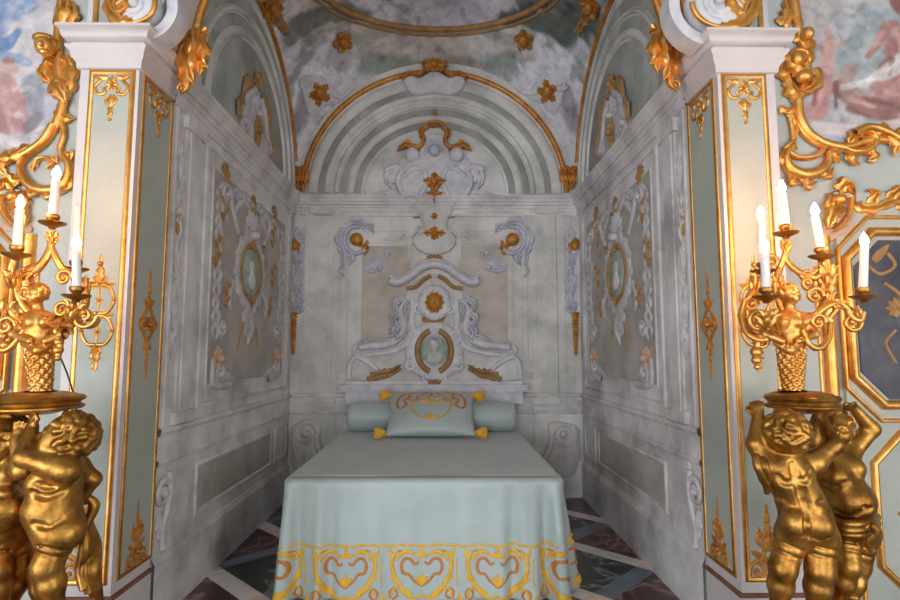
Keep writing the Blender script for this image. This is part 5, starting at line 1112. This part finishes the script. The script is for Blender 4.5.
# drapes
def cloth_fold(b, rows): b.grid(spline2(rows))
def tubej(b, L, r, n=10, sm=5): b.tube([J(p) for p in L], r, n, sm=sm)
b = MB()
for i, (x0, x1) in enumerate(((757, 766), (763, 770), (768, 776), (773, 780))): tubej(b, [(x0, 448+i*5, 1.94), (x0+1, 465, 1.90-.01*(i % 2)), (x1, 482, 1.91), (x1+1, 494-i*3, 1.915)], [.012, .017, .017, .008])
obj('drape', b, 'bronze', tR)
b = MB()
hp = [(833, 519, 2.02), (842, 523, 1.975), (856, 524, 1.955), (870, 521, 1.98), (876, 517, 2.04), (868, 515, 2.11), (846, 515, 2.13), (835, 517, 2.09)]
for dy, r in ((0, .016), (6, .017), (11, .014)): b.tube([J((p[0], p[1]+dy, p[2])) for p in hp], r, 10, closed=True, sm=4)
tubej(b, [(868, 524, 1.96), (874, 530, 1.97), (868, 540, 1.985), (871, 552, 2.0)], [.016, .022, .022, .006]); tubej(b, [(866, 524, 1.96), (860, 534, 1.965), (862, 546, 1.98)], [.014, .02, .006]); tubej(b, [(842, 525, 1.97), (852, 533, 1.965), (866, 528, 1.96)], [.01, .016, .012])
obj('drape', b, 'bronze', tR)
b = MB()
for i in range(4): tubej(b, [(82+2*i, 520, 2.06+.02*i), (86+3*i, 545, 2.05+.02*i), (82+4*i, 570, 2.06), (84+5*i, 590+3*i, 2.04+.02*i)], [.014, .022, .024, .014])
tubej(b, [(84, 495, 2.06), (94, 505, 2.08), (86, 525, 2.07)], [.012, .02, .016])
obj('drape', b, 'bronze', tL)
# ------------------------------------------------------------------ candelabra
def leafy(b, p, q, r, n=5, seed=0):
    """a sheath of small acanthus leaves round a branch from p to q"""
    p, q = J(p), J(q); d = unit(q-p); e = unit(np.cross(d, [.2, 1, .1])); f = np.cross(d, e); L = np.linalg.norm(q-p)
    for k in range(2):
        for i in range(n):
            a = 2*PI*(i+.5*k)/n; o = e*math.cos(a)+f*math.sin(a); s0 = p+d*L*.35*k
            b.tube([s0+o*r*.4, s0+d*L*.3+o*r, s0+d*L*.55+o*r*1.3, s0+d*L*.66+o*r*1.9], lambda t, r=r: r*.42*math.sin(PI*min(1, .25+.75*t))+.001, 6, sm=3)
def pan_and_cup(t, px, py, Y):
    """drip pan and candle cup; the candle foot stands at pixel height py"""
    p = J((px, py, Y)); b = MB()
    b.lathe([(0, -.052), (.010, -.05), (.014, -.042), (.03, -.036), (.043, -.030), (.046, -.024), (.04, -.026), (.02, -.028), (.014, -.026), (.014, -.018), (.021, -.012), (.023, -.004), (.022, .004), (.018, .006), (.0165, .0), (0, 0)], tuple(p), 20); obj('candle_cup', b, 'bronze', t); return p+np.array([0, 0, .001])
def candle(p, tip, label, lit=True, grp='candles on the candelabra'):
    tip = np.array(tip); ax = unit(tip-p); L = np.linalg.norm(tip-p); fl = .036 if lit else 0; top = p+ax*(L-fl)
    c = thing('candle', label, 'candle', tuple(p), grp)
    b = MB(); b.tube([p, p+ax*(L-fl)*.5, top-ax*.004, top], [.0148, .0142, .0138, .0125], 16); obj('wax', b, 'wax', c)
    b = MB(); b.tube([top-ax*.002, top+ax*.008], .0014, 6); wk = obj('wick', b, 'cord', c)
    if lit:
        b = MB(); b.lathe([(0, .003), (.007, .005), (.0125, .013), (.014, .022), (.0115, .032), (.0065, .042), (.0025, .050), (0, .053)], tuple(top), 14); f = obj('flame', b, 'flame', wk); f['label'] = 'bright candle flame'
def herm(t, cx, Y, fx):
    """bust of a youth growing out of a tapered post"""
    P = lambda x, y, dy=0: J((cx+x, y, Y+dy)); S = Sdf(P(-34, 404)-np.array([0, .14, 0]), P(34, 272)+np.array([0, .14, 0]), .0027)
    S.cap(P(3, 393), P(1, 345), .029, .043, .01); S.ell(P(0, 328), (.055, .04, .055), .02); S.ell(P(0, 318), (.066, .036, .03), .02); S.cap(P(0, 312), P(-1, 300), .018, .017, .01)
    head(S, P(-1, 294), fx, (0, 0, 1), .036, 11)
    for m in (-1, 1):
        S.ell(P(m*7, 322, -.03), .02, .012); S.cap(P(m*19, 318), P(m*24, 334, -.02), .021, .017, .01); S.cap(P(m*24, 334, -.02), P(m*8, 341, -.05), .017, .012, .008)
        S.cap(P(m*14, 343, -.02), P(m*0, 350, -.052), .012, .016, .008)
    for i in range(9):
        n_ = 9
        for j in range(n_):
            an = 2*PI*(j+.5*(i % 2))/n_; rr = .043-.0017*i; q = P(1.3+.2*i, 352+5*i)+np.array([rr*math.cos(an), rr*math.sin(an), 0]); S.cap(q+np.array([0, 0, .008]), q-np.array([0, 0, .008]), .008, .004, .004)
    S.ell(P(2, 395), (.05, .05, .014), .01); b = MB(); S.mesh(b); b.v = [(x, y, max(z, 1.1625)) for x, y, z in b.v]; obj('bust', b, 'gold', t)
# right candelabrum
XRc = XR
t = thing('candelabrum', 'gilded five branch candelabrum on the tray beside the dark door panel', 'candelabrum', (XRc, 2.0, 1.18), 'candelabra on the putti trays')
herm(t, 790, 2.0, (.25, -.95, .05))
def branch(L, r, leaves=(), curls=()):
    b = MB(); tubej(b, L, r, 10, 6)
    for p, q, rr in leaves: leafy(b, p, q, rr)
    for (px, py, Y, R, cw) in curls:
        c = J((px, py, Y)); pts = [c+np.array([R*(1-.8*i/20)*math.cos(cw*2*PI*1.3*i/20), 0, R*(1-.8*i/20)*math.sin(cw*2*PI*1.3*i/20)]) for i in range(21)]; b.tube(pts, lambda f: .009*(1-.4*f), 8); b.blob(tuple(c), .011, 8, 6)
    return b
def add_branch(t, *a): obj('branch', branch(*a), 'gold', t)
cups = {}
add_branch(t, [(786, 242, 2.04), (785, 256, 2.04), (780, 268, 2.05), (776, 284, 2.04), (780, 302, 2.03), (786, 316, 2.02)], [.011, .012, .012, .014, .015, .016], [((786, 252, 2.04), (786, 240, 2.04), .012), ((778, 292, 2.04), (777, 276, 2.04), .014)], [(770, 262, 2.05, .03, 1)])
add_branch(t, [(785, 258, 2.04), (793, 268, 2.03), (804, 275, 2.02), (813, 278, 2.02), (822, 272, 2.02), (826, 262, 2.02)], [.010, .012, .013, .013, .013, .012], [((800, 274, 2.02), (812, 277, 2.02), .014)], [(808, 283, 2.01, .028, -1)])
add_branch(t, [(825, 260, 2.02), (827, 276, 2.02), (827, 296, 2.02), (820, 312, 2.01), (808, 318, 2.0), (798, 320, 1.99)], [.014, .02, .022, .015, .014, .014], [((827, 290, 2.02), (826, 266, 2.02), .022), ((826, 306, 2.02), (827, 284, 2.02), .018)], [(815, 296, 2.0, .034, 1)])
add_branch(t, [(863, 312, 1.96), (860, 320, 1.96), (852, 318, 1.96), (846, 308, 1.96), (836, 303, 1.96), (824, 308, 1.96), (812, 318, 1.97), (800, 324, 1.98)], [.012, .014, .014, .012, .013, .012, .013, .014], [((858, 318, 1.96), (852, 308, 1.96), .014), ((832, 303, 1.96), (842, 306, 1.96), .013)], [(852, 322, 1.96, .035, -1), (818, 322, 1.96, .03, 1)])
add_branch(t, [(766, 312, 1.90), (767, 322, 1.90), (772, 330, 1.92), (780, 328, 1.95), (787, 322, 1.97)], [.016, .02, .018, .015, .014], [((768, 326, 1.90), (766, 310, 1.90), .022), ((778, 332, 1.94), (768, 322, 1.90), .018)], [(758, 322, 1.92, .045, 1)])
add_branch(t, [(762, 278, 2.10), (756, 288, 2.10), (748, 300, 2.08), (743, 314, 2.06), (750, 328, 2.04), (764, 334, 2.02), (778, 330, 2.0)], [.012, .018, .015, .013, .014, .014, .014], [((756, 296, 2.09), (760, 276, 2.10), .02), ((752, 328, 2.04), (744, 312, 2.06), .016)], [(752, 304, 2.06, .035, 1), (760, 340, 2.0, .03, -1)])
for LL, BB in (((([(745, 300, 2.06), (741, 316, 2.03), (747, 333, 2.0), (760, 340, 1.98), (774, 336, 1.98)], .010), ([(760, 336, 1.99), (757, 345, 1.99), (756, 356, 1.99)], .012)), ((756, 352, .020), (756, 360, .017), (757, 367, .011))),
               ((([(803, 330, 1.96), (810, 345, 1.95), (820, 348, 1.95), (829, 338, 1.96), (830, 322, 1.97)], .010), ([(830, 318, 1.97), (836, 310, 1.96), (840, 304, 1.96)], .009)), ((815, 348, .013), (823, 347, .014)))):
    b = MB()
    for L, r in LL: tubej(b, L, r)
    for (px, py, r) in BB: b.blob(tuple(J((px, py, 1.98))), r, 10, 7)
    obj('garland', b, 'gold', t)
for px, py, Y, tp, lab in ((785.5, 226, 2.04, (781, 184), 'tallest lit candle of the right candelabrum, above the bust'), (821, 249, 2.02, (813.5, 207), 'tilted lit candle right of the tallest one on the right candelabrum'), (863, 289, 1.96, (865, 237), 'lit candle at the far right arm, in front of the dark door panel'), (766, 289, 1.90, (764, 242), 'lit candle at the front left arm of the right candelabrum'), (763, 264, 2.10, (760.5, 210), 'lit candle at the back left arm of the right candelabrum')):
    p = pan_and_cup(t, px, py, Y); candle(p, at(tp[0], tp[1], Y), lab)
# left candelabrum
t = thing('candelabrum', 'gilded candelabrum on the tray at the left edge of the photo', 'candelabrum', (XL, 2.0, 1.18), 'candelabra on the putti trays')
herm(t, 38, 2.0, (.1, -.95, .1))
add_branch(t, [(52, 231, 2.03), (51, 246, 2.03), (46, 258, 2.02), (36, 270, 2.01), (24, 276, 2.0), (16, 279, 1.99)], [.012, .013, .014, .016, .016, .014], [((40, 266, 2.02), (24, 277, 2.0), .016), ((52, 244, 2.03), (52, 232, 2.03), .013)], [])
add_branch(t, [(52, 248, 2.03), (57, 260, 2.03), (64, 270, 2.04), (72, 272, 2.06), (77, 268, 2.09)], [.011, .012, .013, .013, .012], [], [(64, 278, 2.03, .032, 1)])
add_branch(t, [(14, 260, 1.96), (11, 272, 1.96), (17, 282, 1.97), (18, 294, 1.98), (24, 306, 1.99), (33, 316, 2.0)], [.012, .013, .014, .013, .014, .015], [((14, 288, 1.97), (13, 270, 1.96), .016)], [(26, 292, 1.98, .03, -1)])
add_branch(t, [(77, 306, 1.92), (74, 314, 1.92), (66, 320, 1.94), (56, 322, 1.96), (46, 322, 1.98)], [.015, .02, .02, .016, .015], [((72, 318, 1.92), (77, 302, 1.92), .02), ((52, 322, 1.97), (70, 316, 1.93), .022)], [(84, 316, 1.93, .045, -1), (62, 310, 1.92, .03, 1)])
add_branch(t, [(76, 276, 2.10), (84, 286, 2.10), (86, 300, 2.08), (80, 316, 2.06), (66, 328, 2.04), (50, 328, 2.0)], [.012, .014, .014, .014, .015, .015], [((84, 298, 2.09), (80, 278, 2.10), .018)], [(88, 318, 2.05, .04, -1), (64, 334, 2.0, .028, 1)])
add_branch(t, [(-30, 312, 1.97), (-22, 322, 1.97), (-8, 318, 1.97), (4, 306, 1.97), (12, 312, 1.97), (20, 322, 1.98), (32, 322, 1.99)], [.012, .014, .013, .014, .014, .014, .014], [((2, 322, 1.97), (8, 300, 1.97), .018)], [(6, 326, 1.96, .035, 1)])
for LL, BB in (((([(24, 330, 1.97), (12, 346, 1.96), (2, 350, 1.96), (-8, 338, 1.96)], .010),), ((12, 346, .014), (4, 350, .014), (2, 336, .018), (5, 345, .016))), ((([(56, 330, 1.97), (60, 344, 1.97), (58, 356, 1.97)], .011),), ((59, 342, .016), (58, 350, .018), (58, 358, .011)))):
    b = MB()
    for L, r in LL: tubej(b, L, r)
    for (px, py, r) in BB: b.blob(tuple(J((px, py, 1.97))), r, 10, 7)
    obj('garland', b, 'gold', t)
for px, py, Y, tp, lab, lit in ((53, 216, 2.03, (57, 170), 'tallest lit candle of the left candelabrum', True), (17, 247, 1.96, (20.5, 199), 'lit candle left of the tallest one on the left candelabrum', True), (77, 288, 1.92, (76, 239), 'lit candle nearest the left pilaster, low front arm', True), (76, 262, 2.10, (77.5, 206), 'pale candle standing behind the low front candle of the left candelabrum', False), (-30, 300, 1.97, None, '', False)):
    p = pan_and_cup(t, px, py, Y)
    if tp: candle(p, at(tp[0], tp[1], Y), lab, lit)
# electric cord behind the left candelabrum
b = MB(); tubej(b, [(50, 335, 2.08), (58, 352, 2.12), (68, 376, 2.16), (75, 402, 2.17), (80, 440, 2.16), (87, 478, 2.2), (92, 520, 2.26), (100, 570, 2.3), (104, 610, 2.32), (110, 680, 2.3)], .0032, 6, 6)
tag(obj('electric_cord', b, 'cord', None, loc=tuple(J((104, 610, 2.32)))), 'thin dark cord hanging behind the left statue', 'cord')
